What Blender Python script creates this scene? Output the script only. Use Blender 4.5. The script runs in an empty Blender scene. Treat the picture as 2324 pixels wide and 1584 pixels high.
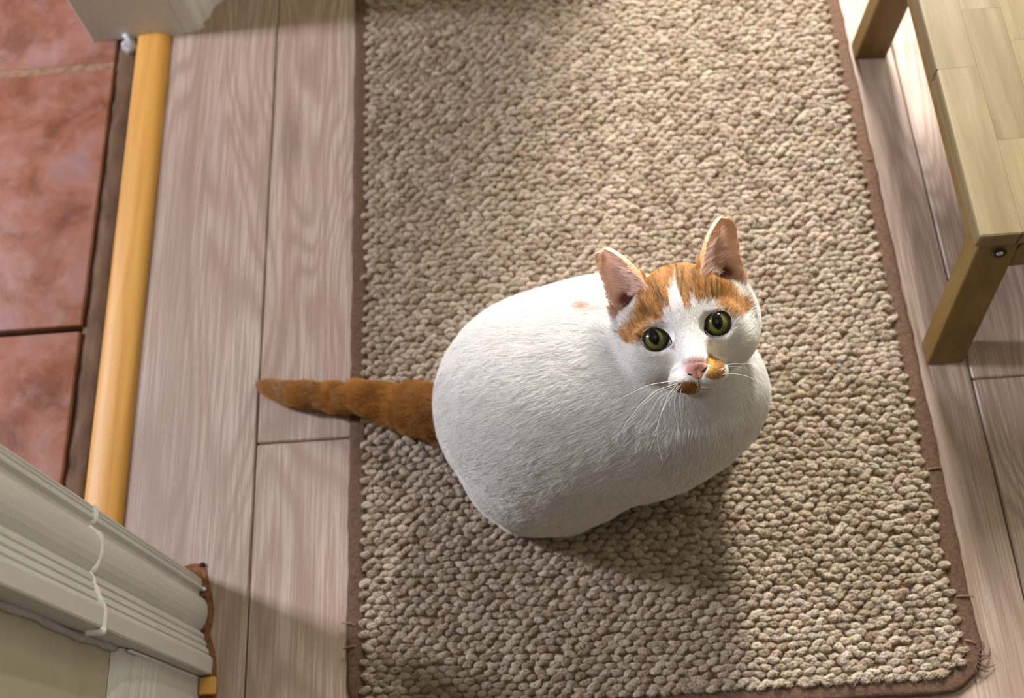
import bpy, bmesh, math, random
import numpy as np
from mathutils import Vector, Matrix
from mathutils.bvhtree import BVHTree

SC = bpy.context.scene
COL = SC.collection
rng = np.random.default_rng(7)
random.seed(7)

def lin(r, g, b):
    f = lambda c: (c/255/12.92) if c <= 10 else ((c/255+.055)/1.055)**2.4
    return (f(r), f(g), f(b), 1.0)

# ------------------------------------------------------------------ camera
cam = bpy.data.cameras.new('camera')
camo = bpy.data.objects.new('camera', cam); COL.objects.link(camo)
CM = ((0.9967316879135388, 0.07064399674658739, 0.03918377256844883, 0.0),
      (-0.048409463756233756, 0.9106352951403953, -0.4103655480951083, 0.0),
      (-0.06467198874212592, 0.40712747999641696, 0.9110788927990294, 1.1),
      (0, 0, 0, 1))
camo.matrix_world = Matrix(CM)
cam.sensor_width = 36.0
cam.lens = 2478.0/2324.0*36.0
cam.clip_start = 0.02
cam.dof.use_dof = True
cam.dof.focus_distance = 0.895
cam.dof.aperture_fstop = 5.0
SC.camera = camo

# ------------------------------------------------------------------ light
SC.view_settings.view_transform = 'Standard'
SC.view_settings.look = 'None'
SC.view_settings.gamma = 1.0
SC.view_settings.use_curve_mapping = False
SC.view_settings.exposure = 0.0

world = bpy.data.worlds.new('room_light'); SC.world = world
world.use_nodes = True
bg = world.node_tree.nodes['Background']
bg.inputs['Color'].default_value = (1.0, 0.91, 0.79, 1)
bg.inputs['Strength'].default_value = 0.085

def area(name, loc, target, sx, sy, watts, color):
    l = bpy.data.lights.new(name, 'AREA'); l.shape = 'RECTANGLE'
    l.size, l.size_y, l.energy, l.color = sx, sy, watts, color
    o = bpy.data.objects.new(name, l); COL.objects.link(o)
    o.location = loc
    o.rotation_euler = (Vector(target)-Vector(loc)).to_track_quat('-Z', 'Y').to_euler()
    return o
# window at the end of the hall, and the kitchen window beyond the doorway
area('hall_window_light', (0.42, 2.00, 1.15), (0.13, 0.5, 0.1), 0.22, 0.70, 98.0, (1.0, 0.98, 0.95))
area('kitchen_window_light', (-2.1, 1.02, 1.45), (-0.2, 0.40, 0.0), 0.16, 0.7, 72.0, (0.84, 0.84, 1.0))

# added broad fill, not a lamp: stands for light bounced off the ceiling
area('ceiling_bounce_fill', (-0.42, 0.22, 2.5), (-0.25, 0.40, 0.0), 1.1, 1.1, 8.0, (1.0, 0.97, 0.91))

# ------------------------------------------------------------------ helpers
def link(name, me, mat=None, parent=None, kind=None, label=None, cat=None, group=None, smooth=True):
    o = bpy.data.objects.new(name, me); COL.objects.link(o)
    if mat is not None and len(me.materials) == 0:
        me.materials.append(mat)
    if smooth and hasattr(me, 'polygons'):
        me.polygons.foreach_set('use_smooth', [True]*len(me.polygons))
    if parent is not None: o.parent = parent
    if kind: o['kind'] = kind
    if label: o['label'] = label
    if cat: o['category'] = cat
    if group: o['group'] = group
    return o

def empty(name, loc, label=None, cat=None, kind=None):
    o = bpy.data.objects.new(name, None); COL.objects.link(o); o.location = loc
    o.empty_display_size = 0.05
    if label: o['label'] = label
    if cat: o['category'] = cat
    if kind: o['kind'] = kind
    return o

def mesh_py(name, v, f):
    me = bpy.data.meshes.new(name)
    me.from_pydata([tuple(map(float, p)) for p in v], [], [tuple(map(int, q)) for q in f])
    me.update(); return me

def bm_mesh(name, bm):
    me = bpy.data.meshes.new(name); bm.to_mesh(me); bm.free(); return me

def box_bm(x0, x1, y0, y1, z0, z1, bevel=0.0, seg=2):
    bm = bmesh.new()
    bmesh.ops.create_cube(bm, size=1.0)
    for v in bm.verts:
        v.co = Vector(((x0+x1)/2+v.co.x*(x1-x0), (y0+y1)/2+v.co.y*(y1-y0), (z0+z1)/2+v.co.z*(z1-z0)))
    if bevel > 0:
        bmesh.ops.bevel(bm, geom=bm.edges[:], offset=bevel, segments=seg, profile=0.5, affect='EDGES')
    return bm

def shift(me, off):
    me.transform(Matrix.Translation(Vector(off)))
    return me

def prism_bm(poly, z0, z1, holes=None):
    """vertical extrusion of a plan outline"""
    bm = bmesh.new()
    lo = [bm.verts.new((x, y, z0)) for x, y in poly]
    hi = [bm.verts.new((x, y, z1)) for x, y in poly]
    n = len(poly)
    for i in range(n):
        j = (i+1) % n
        bm.faces.new((lo[i], lo[j], hi[j], hi[i]))
    bm.faces.new(lo[::-1]); bm.faces.new(hi)
    bmesh.ops.recalc_face_normals(bm, faces=bm.faces[:])
    return bm

def tube_mesh(name, pts, rad, n=6, caps=True):
    pts = [Vector(p) for p in pts]
    m = len(pts)
    rad = rad if hasattr(rad, '__len__') else [rad]*m
    v, f = [], []
    up = Vector((0.13, 0.31, 0.94))
    for i, p in enumerate(pts):
        t = (pts[min(i+1, m-1)]-pts[max(i-1, 0)]).normalized()
        a = t.cross(up)
        if a.length < 1e-4: a = t.cross(Vector((1, 0, 0)))
        a.normalize(); b = t.cross(a)
        for k in range(n):
            w = 2*math.pi*k/n
            v.append(p+(a*math.cos(w)+b*math.sin(w))*rad[i])
    for i in range(m-1):
        for k in range(n):
            f.append((i*n+k, i*n+(k+1) % n, (i+1)*n+(k+1) % n, (i+1)*n+k))
    if caps:
        f.append(tuple(range(n))[::-1]); f.append(tuple((m-1)*n+k for k in range(n)))
    return mesh_py(name, v, f)

def spline(ctrl, m):
    """catmull-rom through the control points, m samples"""
    P = np.array(ctrl, float)
    Q = np.vstack([2*P[0]-P[1], P, 2*P[-1]-P[-2]])
    out = []
    for s in np.linspace(0, len(P)-1-1e-6, m):
        i = int(s); t = s-i
        p0, p1, p2, p3 = Q[i], Q[i+1], Q[i+2], Q[i+3]
        out.append(0.5*((2*p1)+(-p0+p2)*t+(2*p0-5*p1+4*p2-p3)*t*t+(-p0+3*p1-3*p2+p3)*t**3))
    return np.array(out)

# ------------------------------------------------------------------ materials
class NT:
    def __init__(self, name):
        self.m = bpy.data.materials.new(name); self.m.use_nodes = True
        self.t = self.m.node_tree; self.b = self.t.nodes['Principled BSDF']
        self.out = self.t.nodes['Material Output']
    def n(self, typ, **kw):
        nd = self.t.nodes.new(typ)
        for k, v in kw.items():
            if k.startswith('_'): setattr(nd, k[1:], v)
            else:
                key = k if k in nd.inputs else k.replace('_', ' ')
                nd.inputs[key].default_value = v
        return nd
    def l(self, a, b): self.t.links.new(a, b)
    def ramp(self, fac, stops, interp='LINEAR'):
        r = self.t.nodes.new('ShaderNodeValToRGB'); r.color_ramp.interpolation = interp
        e = r.color_ramp.elements
        while len(e) < len(stops): e.new(0.5)
        for el, (p, c) in zip(e, stops):
            el.position = p; el.color = c
        self.l(fac, r.inputs['Fac']); return r.outputs['Color']
    def math(self, op, a, b=None, c=None):
        nd = self.t.nodes.new('ShaderNodeMath'); nd.operation = op
        for i, x in enumerate((a, b, c)):
            if x is None: continue
            if isinstance(x, (int, float)): nd.inputs[i].default_value = x
            else: self.l(x, nd.inputs[i])
        return nd.outputs[0]
    def mix(self, fac, a, b, blend='MIX'):
        nd = self.t.nodes.new('ShaderNodeMix'); nd.data_type = 'RGBA'; nd.blend_type = blend
        for key, x in ((0, fac), (6, a), (7, b)):
            if isinstance(x, (int, float, tuple)): nd.inputs[key].default_value = x
            else: self.l(x, nd.inputs[key])
        return nd.outputs[2]
    def noise(self, vec, scale, detail=3, rough=0.5, dist=0.0):
        nd = self.n('ShaderNodeTexNoise', Scale=scale, Detail=detail, Roughness=rough, Distortion=dist)
        if vec is not None: self.l(vec, nd.inputs['Vector'])
        return nd.outputs['Fac']
    def coords(self, scale=(1, 1, 1), kind='Object', loc=(0, 0, 0), rot=(0, 0, 0)):
        tc = self.t.nodes.new('ShaderNodeTexCoord')
        mp = self.t.nodes.new('ShaderNodeMapping')
        mp.inputs['Scale'].default_value = scale; mp.inputs['Location'].default_value = loc
        mp.inputs['Rotation'].default_value = rot
        self.l(tc.outputs[kind], mp.inputs['Vector']); return mp.outputs['Vector']
    def bump(self, h, strength=0.3, dist=0.001):
        b = self.n('ShaderNodeBump', Strength=strength, Distance=dist)
        self.l(h, b.inputs['Height']); self.l(b.outputs['Normal'], self.b.inputs['Normal'])
    def base(self, c, rough=0.5, spec=None):
        if isinstance(c, tuple): self.b.inputs['Base Color'].default_value = c
        else: self.l(c, self.b.inputs['Base Color'])
        if isinstance(rough, (int, float)): self.b.inputs['Roughness'].default_value = rough
        else: self.l(rough, self.b.inputs['Roughness'])
        if spec is not None: self.b.inputs['Specular IOR Level'].default_value = spec
        return self.m

def oak_material():
    """grey-beige laminate with fine pores and cathedral figure; runs along Y"""
    t = NT('oak_laminate')
    oi = t.t.nodes.new('ShaderNodeObjectInfo')
    off = t.math('MULTIPLY', oi.outputs['Random'], 13.0)
    tc = t.t.nodes.new('ShaderNodeTexCoord')
    ad = t.t.nodes.new('ShaderNodeCombineXYZ'); t.l(off, ad.inputs[0]); t.l(off, ad.inputs[2])
    va = t.t.nodes.new('ShaderNodeVectorMath'); va.operation = 'ADD'
    t.l(tc.outputs['Object'], va.inputs[0]); t.l(ad.outputs[0], va.inputs[1])
    def mapped(sc):
        mp = t.t.nodes.new('ShaderNodeMapping'); mp.inputs['Scale'].default_value = sc
        t.l(va.outputs[0], mp.inputs['Vector']); return mp.outputs['Vector']
    field = t.noise(mapped((5.5, 1.25, 1)), 1.0, 2.0, 0.45, 0.6)
    wob = t.noise(mapped((60, 9, 1)), 1.0, 2.0, 0.5)
    ph = t.math('ADD', t.math('MULTIPLY', field, 175.0), t.math('MULTIPLY', wob, 2.2))
    ring = t.math('MULTIPLY_ADD', t.math('SINE', ph), 0.5, 0.5)
    ring = t.math('POWER', ring, 1.6)
    fine = t.noise(mapped((520, 9, 1)), 1.0, 3.0, 0.6)
    broad = t.noise(mapped((16, 1.6, 1)), 1.0, 3.0, 0.55)
    knot = t.n('ShaderNodeTexVoronoi', Scale=1.0); t.l(mapped((6.0, 1.5, 1)), knot.inputs['Vector'])
    kn = t.ramp(knot.outputs['Distance'], [(0.02, (1, 1, 1, 1)), (0.11, (0, 0, 0, 1))])
    c = t.ramp(broad, [(0.28, lin(152, 130, 113)), (0.5, lin(178, 157, 141)), (0.75, lin(195, 177, 162))])
    c = t.mix(t.math('MULTIPLY', ring, 0.50), c, lin(132, 107, 88))
    c = t.mix(t.ramp(fine, [(0.44, (0, 0, 0, 1)), (0.60, (.8, .8, .8, 1))]), c, lin(146, 121, 101))
    c = t.mix(t.math('MULTIPLY', kn, 0.55), c, lin(98, 74, 60))
    t.base(c, t.ramp(fine, [(0.3, (.40, .40, .40, 1)), (0.7, (.52, .52, .52, 1))]), 0.5)
    t.bump(t.math('ADD', fine, t.math('MULTIPLY', ring, 0.4)), 0.10, 0.0006)
    return t.m

def simple(name, c1, c2, scale=(40, 40, 40), rough=0.6, bump=0.15, bdist=0.0008, detail=4, spec=0.4):
    t = NT(name)
    f = t.noise(t.coords(scale), 1.0, detail, 0.6)
    t.base(t.ramp(f, [(0.3, c1), (0.7, c2)]), rough, spec)
    if bump: t.bump(f, bump, bdist)
    return t.m

def stripy(name, c1, c2, c3, scale, rough=0.45, bump=0.1, rand=0.0):
    """wood with straight grain; scale is large across the grain"""
    t = NT(name)
    oi = t.t.nodes.new('ShaderNodeObjectInfo')
    tc = t.t.nodes.new('ShaderNodeTexCoord')
    off = t.math('MULTIPLY', oi.outputs['Random'], 9.0)
    cx = t.t.nodes.new('ShaderNodeCombineXYZ'); t.l(off, cx.inputs[0]); t.l(off, cx.inputs[1]); t.l(off, cx.inputs[2])
    va = t.t.nodes.new('ShaderNodeVectorMath'); va.operation = 'ADD'
    t.l(tc.outputs['Object'], va.inputs[0]); t.l(cx.outputs[0], va.inputs[1])
    mp = t.t.nodes.new('ShaderNodeMapping'); mp.inputs['Scale'].default_value = scale
    t.l(va.outputs[0], mp.inputs['Vector'])
    f = t.noise(mp.outputs['Vector'], 1.0, 4, 0.6, 0.3)
    c = t.ramp(f, [(0.25, c1), (0.5, c2), (0.75, c3)])
    if rand:
        k = t.math('MULTIPLY_ADD', oi.outputs['Random'], rand, 1.0-rand*0.5)
        hs = t.n('ShaderNodeHueSaturation'); t.l(c, hs.inputs['Color']); t.l(k, hs.inputs['Value']); c = hs.outputs[0]
    t.base(c, rough, 0.45); t.bump(f, bump, 0.0006)
    return t.m

M = {}
M['oak'] = oak_material()
M['subfloor'] = simple('dusty_screed', lin(78, 58, 42), lin(118, 92, 70), (60, 18, 40), 0.95, 0.4, 0.002, 5, 0.2)
M['gold_wood'] = stripy('honey_wood', lin(186, 130, 50), lin(206, 152, 70), lin(220, 170, 92), (70, 2.5, 40), 0.50, 0.05)
M['stool_wood'] = stripy('pale_hardwood', lin(98, 83, 54), lin(117, 101, 69), lin(131, 115, 84), (75, 5, 75), 0.42, 0.05, 0.22)
M['stool_leg'] = stripy('pale_hardwood_upright', lin(102, 78, 35), lin(118, 92, 45), lin(130, 104, 56), (75, 75, 4), 0.42, 0.05)
M['paint'] = simple('cream_gloss_paint', lin(206, 207, 203), lin(216, 217, 213), (25, 25, 9), 0.42, 0.08, 0.0008)
M['wall'] = simple('beige_wall_paint', lin(178, 172, 150), lin(190, 184, 163), (30, 30, 30), 0.8, 0.15, 0.001)
M['caulk'] = simple('white_caulk', lin(232, 231, 228), lin(244, 243, 241), (80, 80, 80), 0.5, 0.3, 0.001)
M['dirty_caulk'] = simple('grey_caulk', lin(168, 166, 168), lin(196, 194, 196), (120, 120, 60), 0.7, 0.5, 0.001)
M['raw_board'] = simple('raw_fibreboard', lin(96, 62, 38), lin(144, 96, 62), (160, 160, 160), 0.9, 0.5, 0.001)
M['binding'] = simple('brown_cotton_tape', lin(80, 60, 48), lin(108, 84, 68), (260, 380, 260), 0.95, 0.5, 0.0012, 3, 0.1)
M['jute'] = simple('jute_backing', lin(112, 92, 66), lin(146, 122, 94), (420, 420, 420), 0.95, 0.5, 0.001, 3, 0.1)
M['metal'] = NT('zinc_screw').base(lin(190, 190, 195), 0.3); M['metal'].node_tree.nodes['Principled BSDF'].inputs['Metallic'].default_value = 1.0
M['dark'] = NT('dark_recess').base(lin(30, 26, 20), 0.9)

def terracotta():
    t = NT('terracotta')
    oi = t.t.nodes.new('ShaderNodeObjectInfo')
    tc = t.t.nodes.new('ShaderNodeTexCoord')
    off = t.math('MULTIPLY', oi.outputs['Random'], 7.0)
    cx = t.t.nodes.new('ShaderNodeCombineXYZ'); t.l(off, cx.inputs[0]); t.l(off, cx.inputs[2])
    va = t.t.nodes.new('ShaderNodeVectorMath'); va.operation = 'ADD'
    t.l(tc.outputs['Object'], va.inputs[0]); t.l(cx.outputs[0], va.inputs[1])
    a = t.noise(va.outputs[0], 13.0, 5, 0.6, 0.4)
    b = t.noise(va.outputs[0], 34.0, 4, 0.6, 0.2)
    c = t.ramp(a, [(0.30, lin(116, 68, 50)), (0.46, lin(148, 94, 70)), (0.58, lin(160, 110, 92)), (0.72, lin(152, 116, 114))])
    c = t.mix(t.ramp(b, [(0.5, (0, 0, 0, 1)), (0.75, (.5, .5, .5, 1))]), c, lin(170, 132, 122))
    t.base(c, t.ramp(b, [(0.3, (.34, .34, .34, 1)), (0.7, (.55, .55, .55, 1))]), 0.5)
    t.bump(t.math('ADD', a, t.math('MULTIPLY', b, 0.5)), 0.35, 0.003)
    return t.m
M['tile'] = terracotta()
M['grout'] = simple('sandy_grout', lin(122, 92, 68), lin(160, 124, 96), (90, 90, 90), 0.95, 0.5, 0.001)

def pile_material():
    t = NT('wool_pile')
    at = t.n('ShaderNodeAttribute', _attribute_name='col')
    f = t.noise(t.coords((500, 900, 500)), 1.0, 3, 0.6)
    c = t.mix(t.ramp(f, [(0.35, (0, 0, 0, 1)), (0.7, (.45, .45, .45, 1))]), at.outputs['Color'], lin(150, 126, 98))
    t.base(c, 0.95, 0.1)
    t.b.inputs['Sheen Weight'].default_value = 0.25
    t.b.inputs['Sheen Roughness'].default_value = 0.6
    t.bump(f, 1.0, 0.0020)
    return t.m
M['pile'] = pile_material()

# ------------------------------------------------------------------ floor
floor = link('floor', shift(bm_mesh('floor', box_bm(-1.70, 0.85, -0.45, 1.70, -0.030, -0.0125)), (0, 0, 0)),
             M['subfloor'], kind='structure', label='floor of grey-beige oak laminate planks meeting terracotta tiles at the doorway', cat='floor', smooth=False)
PW = 0.192
X0 = -0.329
def plank(x0, x1, y0, y1):
    g = 0.0007
    me = bm_mesh('plank', box_bm(-(x1-x0)/2+g, (x1-x0)/2-g, -(y1-y0)/2+g, (y1-y0)/2-g, -0.012, 0.0, 0.0016, 1))
    o = link('plank', me, M['oak'], floor, smooth=False)
    o.location = ((x0+x1)/2, (y0+y1)/2, 0.0)
    return o
plank(-0.505, X0, -0.40, 1.60)
plank(X0, X0+PW, -0.40, 0.4045)
plank(X0, X0+PW, 0.4045, 1.60)
plank(X0+PW, X0+2*PW, -0.40, 0.70)
plank(X0+PW, X0+2*PW, 0.70, 1.60)
plank(X0+2*PW, X0+3*PW, -0.40, 0.05)
plank(X0+2*PW, X0+3*PW, 0.05, 1.60)
plank(X0+3*PW, X0+4*PW, -0.40, 1.60)
plank(X0+4*PW, X0+5*PW, -0.40, 0.423)
plank(X0+4*PW, X0+5*PW, 0.423, 1.60)
plank(X0+5*PW, X0+6*PW, -0.40, 0.90)
plank(X0+5*PW, X0+6*PW, 0.90, 1.60)

# terracotta tiles of the next room
def tile(x0, x1, y0, y1, dz, tilt):
    bm = box_bm(-(x1-x0)/2, (x1-x0)/2, -(y1-y0)/2, (y1-y0)/2, -0.014, 0.0, 0.0022, 2)
    o = link('tile', bm_mesh('tile', bm), M['tile'], floor)
    o.location = ((x0+x1)/2, (y0+y1)/2, dz); o.rotation_euler = (tilt, -tilt*0.5, 0)
tile(-0.914, -0.541, 0.190, 0.556, 0.0005, 0.002)
tile(-0.914, -0.5405, 0.5635, 0.930, 0.0008, -0.0015)
tile(-0.914, -0.541, 0.942, 1.308, -0.0004, 0.003)
tile(-0.914, -0.580, -0.190, 0.184, 0.0003, -0.002)
tile(-0.914, -0.580, 1.315, 1.680, 0.0002, 0.001)
for ci, (xa, xb) in enumerate(((-1.294, -0.920), (-1.674, -1.300))):
    for ri, (ya, yb) in enumerate(((-0.190, 0.184), (0.190, 0.556), (0.5635, 0.930), (0.942, 1.308), (1.315, 1.680))):
        tile(xa, xb, ya, yb, 0.0004*math.sin(ci*3+ri*2), 0.002*math.sin(ci+ri*1.7))
bm = box_bm(-0.914, -0.5415, 0.929, 0.943, -0.013, -0.0016, 0.001, 1)
link('grout_line', bm_mesh('grout_line', bm), M['grout'], floor, smooth=False)
# dusty screed strip left open between tile and threshold
bm = box_bm(-0.5403, -0.506, 0.10, 1.10, -0.0124, -0.0045)
bmesh.ops.subdivide_edges(bm, edges=[e for e in bm.edges if abs(e.verts[0].co.y-e.verts[1].co.y) > .5], cuts=60)
for v in bm.verts:
    if v.co.z > -0.01: v.co.z += random.uniform(-.001, .001)
link('screed_strip', bm_mesh('screed_strip', bm), M['subfloor'], floor)

# ------------------------------------------------------------------ threshold
prof = []
for k in range(13):
    a = math.pi*k/12
    prof.append((-0.4902-0.0218*math.cos(a)*(1 if k not in (0, 12) else 1.0), 0.0008+0.0088*math.sin(a)**0.8))
v, f = [], []
ys = np.linspace(0.255, 1.02, 24)
for y in ys:
    for x, z in prof: v.append((x, y, z))
    for x, z in ((-0.4690, -0.004), (-0.5115, -0.004)): v.append((x, y, z))
n = len(prof)+2
for i in range(len(ys)-1):
    for k in range(n):
        f.append((i*n+k, i*n+(k+1) % n, (i+1)*n+(k+1) % n, (i+1)*n+k))
f.append(tuple(range(n))); f.append(tuple((len(ys)-1)*n+k for k in range(n))[::-1])
link('trim_1', mesh_py('threshold', v, f), M['gold_wood'], kind='structure',
     label='honey-coloured rounded wooden threshold bar between terracotta tiles and oak planks', cat='threshold')

# ------------------------------------------------------------------ door jambs, wall
WZ = 2.3
low_prof = [(-0.4506, 0.296), (-0.430, 0.2865), (-0.400, 0.2725), (-0.3835, 0.2645), (-0.3796, 0.2616), (-0.3782, 0.2597),
            (-0.3790, 0.2583), (-0.3774, 0.2562), (-0.3784, 0.2548), (-0.3763, 0.2520), (-0.3763, 0.2500), (-0.3802, 0.2478), (-0.3806, 0.2440),
            (-0.3790, 0.2428), (-0.3752, 0.2405), (-0.3724, 0.2366), (-0.3708, 0.2318), (-0.3703, 0.2262), (-0.3709, 0.2200),
            (-0.3726, 0.2146), (-0.3752, 0.2098), (-0.3768, 0.2083), (-0.3752, 0.2068), (-0.3726, 0.2047), (-0.3719, 0.2010),
            (-0.3730, 0.1998), (-0.3704, 0.1974), (-0.3690, 0.1935), (-0.3702, 0.1922), (-0.3676, 0.1900), (-0.3660, 0.1858),
            (-0.3672, 0.1846), (-0.3645, 0.1826), (-0.3624, 0.1806), (-0.3619, 0.1785), (-0.3623, 0.1660), (-0.3632, 0.1645), (-0.3745, 0.1635),
            (-0.390, 0.1635), (-0.390, 0.20), (-0.4506, 0.20)]
tr = empty('trim_2', (-0.40, 0.23, 0.0), 'cream moulded door casing at lower left, foot on the oak planks', 'door casing', 'structure')
def under(o, parent):
    o.parent = parent
    o.matrix_parent_inverse = Matrix.Translation(-parent.location)
    return o
ZJ = 0.268
def casing_piece(z0, z1, jit):
    bm = prism_bm([(x+jit, y) for x, y in low_prof], z0, z1)
    o = link('casing_board', bm_mesh('casing_board', bm), M['paint'], smooth=False)
    return under(o, tr)
casing_piece(0.0, ZJ, 0.0)
casing_piece(ZJ+0.001, WZ, 0.0006)
# caulk bead following the profile at the splice
bead = [low_prof[i] for i in (4, 9, 11, 13, 15, 17, 19, 21, 24, 27, 30, 33, 35)]+[(-0.3640, 0.1622), (-0.3740, 0.1620)]
P3 = [(x-0.0006, y-0.0002, ZJ+0.0006+0.0025*math.sin(i*0.9)) for i, (x, y) in enumerate(bead)]
sm = spline(P3, 120)
rad = [0.0031+0.0006*math.sin(i*0.25)+0.0003*math.sin(i*0.6) for i in range(120)]
under(link('caulk_bead', tube_mesh('caulk_bead', sm, rad, 8), M['caulk']), tr)
# grey caulk where casing meets wall
pts = [(-0.3835+0.0006*math.sin(i*1.7), 0.1612+0.0010*math.sin(i*0.8+1), 0.19+i*0.018) for i in range(50)]
under(link('caulk_seam', tube_mesh('caulk_seam', pts, [0.0034+0.0008*math.sin(i*2.1) for i in range(50)], 8), M['dirty_caulk']), tr)
pts = [(-0.3742, 0.1612+0.0004*math.sin(i*0.8+1), 0.002+i*0.0165) for i in range(12)]
under(link('caulk_seam', tube_mesh('caulk_seam', pts, [0.0014]*12, 8), M['caulk']), tr)

tr3 = empty('trim_3', (-0.50, 1.0, 0.0), 'cream painted door jamb foot at upper left, behind the threshold bar', 'door jamb', 'structure')
lin_poly = [(-0.5736, 0.9787), (-0.572, 0.9768), (-0.4525, 0.9748), (-0.4506, 0.9752), (-0.4506, 1.25), (-0.5736, 1.25)]
under(link('jamb_lining', bm_mesh('jamb_lining', prism_bm(lin_poly, 0.0, WZ)), M['paint'], smooth=False), tr3)
cas_poly = [(-0.4500, 0.9757), (-0.4392, 0.9779), (-0.4330, 0.9795), (-0.4279, 0.9833), (-0.4262, 0.9870), (-0.4285, 0.9905), (-0.4262, 0.9945), (-0.4215, 0.9985),
            (-0.4188, 1.0042), (-0.4190, 1.0080), (-0.4165, 1.0120), (-0.4150, 1.0171), (-0.4080, 1.024), (-0.398, 1.031), (-0.380, 1.037), (-0.366, 1.046), (-0.362, 1.058), (-0.362, 1.072), (-0.385, 1.074), (-0.4500, 1.074)]
under(link('casing_board', bm_mesh('casing_board', prism_bm(cas_poly, 0.0, WZ)), M['paint'], smooth=False), tr3)
# lumps of filler at the jamb's foot
bm = bmesh.new(); bmesh.ops.create_icosphere(bm, subdivisions=3, radius=1.0)
for v_ in bm.verts:
    c = v_.co; k = 1+0.18*math.sin(c.x*5+1)*math.sin(c.y*4)+0.1*math.sin(c.z*9)
    v_.co = Vector((-0.5222+c.x*0.0098*k, 0.9640+c.y*0.0105*k, 0.001+c.z*0.010*k))
under(link('filler_lump', bm_mesh('filler_lump', bm), M['dirty_caulk']), tr3)
bm = bmesh.new(); bmesh.ops.create_icosphere(bm, subdivisions=2, radius=1.0)
for v_ in bm.verts:
    c = v_.co; v_.co = Vector((-0.526+c.x*0.0045, 0.9752+c.y*0.003, 0.007+c.z*0.004))
under(link('filler_lump', bm_mesh('filler_lump', bm), M['caulk']), tr3)

# wall on both sides of the doorway
wall = empty('wall_left', (-0.48, 0.0, 0.0), 'beige painted wall beside the lower door casing', 'wall', 'structure')
under(link('wall_section', bm_mesh('ws', prism_bm([(-0.385, 0.165), (-0.385, -0.40), (-0.574, -0.40), (-0.574, 0.31), (-0.4508, 0.2955), (-0.4508, 0.20), (-0.392, 0.20), (-0.392, 0.165)], 0.0, WZ)), M['wall'], smooth=False), wall)
under(link('wall_section', bm_mesh('ws', box_bm(-0.574, -0.386, 1.0755, 2.4, 0.0, WZ)), M['wall'], smooth=False), wall)
under(link('wall_section', bm_mesh('ws', box_bm(-0.574, -0.386, 0.20, 1.08, 2.05, WZ+0.3)), M['wall'], smooth=False), wall)
wf = link('wall_shade', bm_mesh('wf', box_bm(-0.385, 0.185, 1.30, 1.42, 0.0, WZ)), M['wall'], kind='structure', smooth=False,  # wall stub added out of view so its shade falls on the rug
          label='unseen beige wall piece added past the rug to shade its upper left', cat='wall')

link('wall_right', bm_mesh('wr', box_bm(0.735, 0.85, -0.40, 1.65, 0.0, WZ)), M['wall'], kind='structure', smooth=False,  # unseen wall added to keep ambient light from under the stool
     label='beige wall of the hall added behind the stool, out of view, to darken the floor below', cat='wall')

# skirting: profile in X-Z swept along Y
bp = [(-0.3846, 0.0), (-0.3735, 0.0), (-0.3735, 0.118), (-0.3748, 0.121), (-0.3735, 0.125), (-0.3738, 0.131), (-0.3752, 0.134), (-0.3738, 0.138),
      (-0.3742, 0.144), (-0.3758, 0.147), (-0.3745, 0.152), (-0.3752, 0.160), (-0.3775, 0.166), (-0.3762, 0.171), (-0.3770, 0.181), (-0.3800, 0.190), (-0.3846, 0.195)]
v, f = [], []
for y in (-0.40, 0.1628):
    for x, z in bp: v.append((x, y, z))
n = len(bp)
for k in range(n): f.append((k, (k+1) % n, n+(k+1) % n, n+k))
f.append(tuple(range(n))[::-1]); f.append(tuple(range(n, 2*n)))
me = mesh_py('skirting', v, f); bm = bmesh.new(); bm.from_mesh(me); bmesh.ops.recalc_face_normals(bm, faces=bm.faces[:]); bm.to_mesh(me); bm.free()
link('baseboard_left', me, M['paint'], kind='structure', smooth=False,
     label='cream moulded skirting board below the beige wall, lower left corner', cat='skirting')
# ragged raw edge of the laminate cut round the casing
rp = [(-0.4020, 0.2735), (-0.392, 0.2775), (-0.3765, 0.2770), (-0.3742, 0.2660), (-0.3700, 0.2540), (-0.3668, 0.2430), (-0.3640, 0.2300), (-0.3645, 0.2180), (-0.3668, 0.2060), (-0.3625, 0.1930),
      (-0.3585, 0.1790), (-0.3575, 0.1640), (-0.3560, 0.150), (-0.3560, 0.120), (-0.3735, 0.118), (-0.3765, 0.19), (-0.378, 0.23), (-0.39, 0.262)]
bm = prism_bm(rp, 0.0, 0.0011)
link('raw_edge', bm_mesh('raw_edge', bm), M['raw_board'], floor, smooth=False)
bm = box_bm(-0.3725, -0.3560, 0.145, 0.1618, 0.0012, 0.0075, 0.001, 1)
under(link('wood_offcut', bm_mesh('wood_offcut', bm), M['gold_wood'], smooth=False), floor)
for (x, y, r) in ((-0.3745, 0.2415, .0016), (-0.3748, 0.2072, .0021), (-0.3590, 0.1605, .0026), (-0.3790, 0.2755, .0028)):
    bm = bmesh.new(); bmesh.ops.create_icosphere(bm, subdivisions=1, radius=r)
    for q in bm.verts: q.co = Vector((x+q.co.x*1.3, y+q.co.y, 0.0018+q.co.z*0.6))
    link('dirt_crumb', bm_mesh('dirt_crumb', bm), M['dark'], floor)
bm = bmesh.new(); bmesh.ops.create_icosphere(bm, subdivisions=2, radius=0.0022)
for q in bm.verts: q.co += Vector((-0.3752, 0.2500, 0.003))
under(link('caulk_dab', bm_mesh('caulk_dab', bm), M['caulk']), tr)

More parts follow.
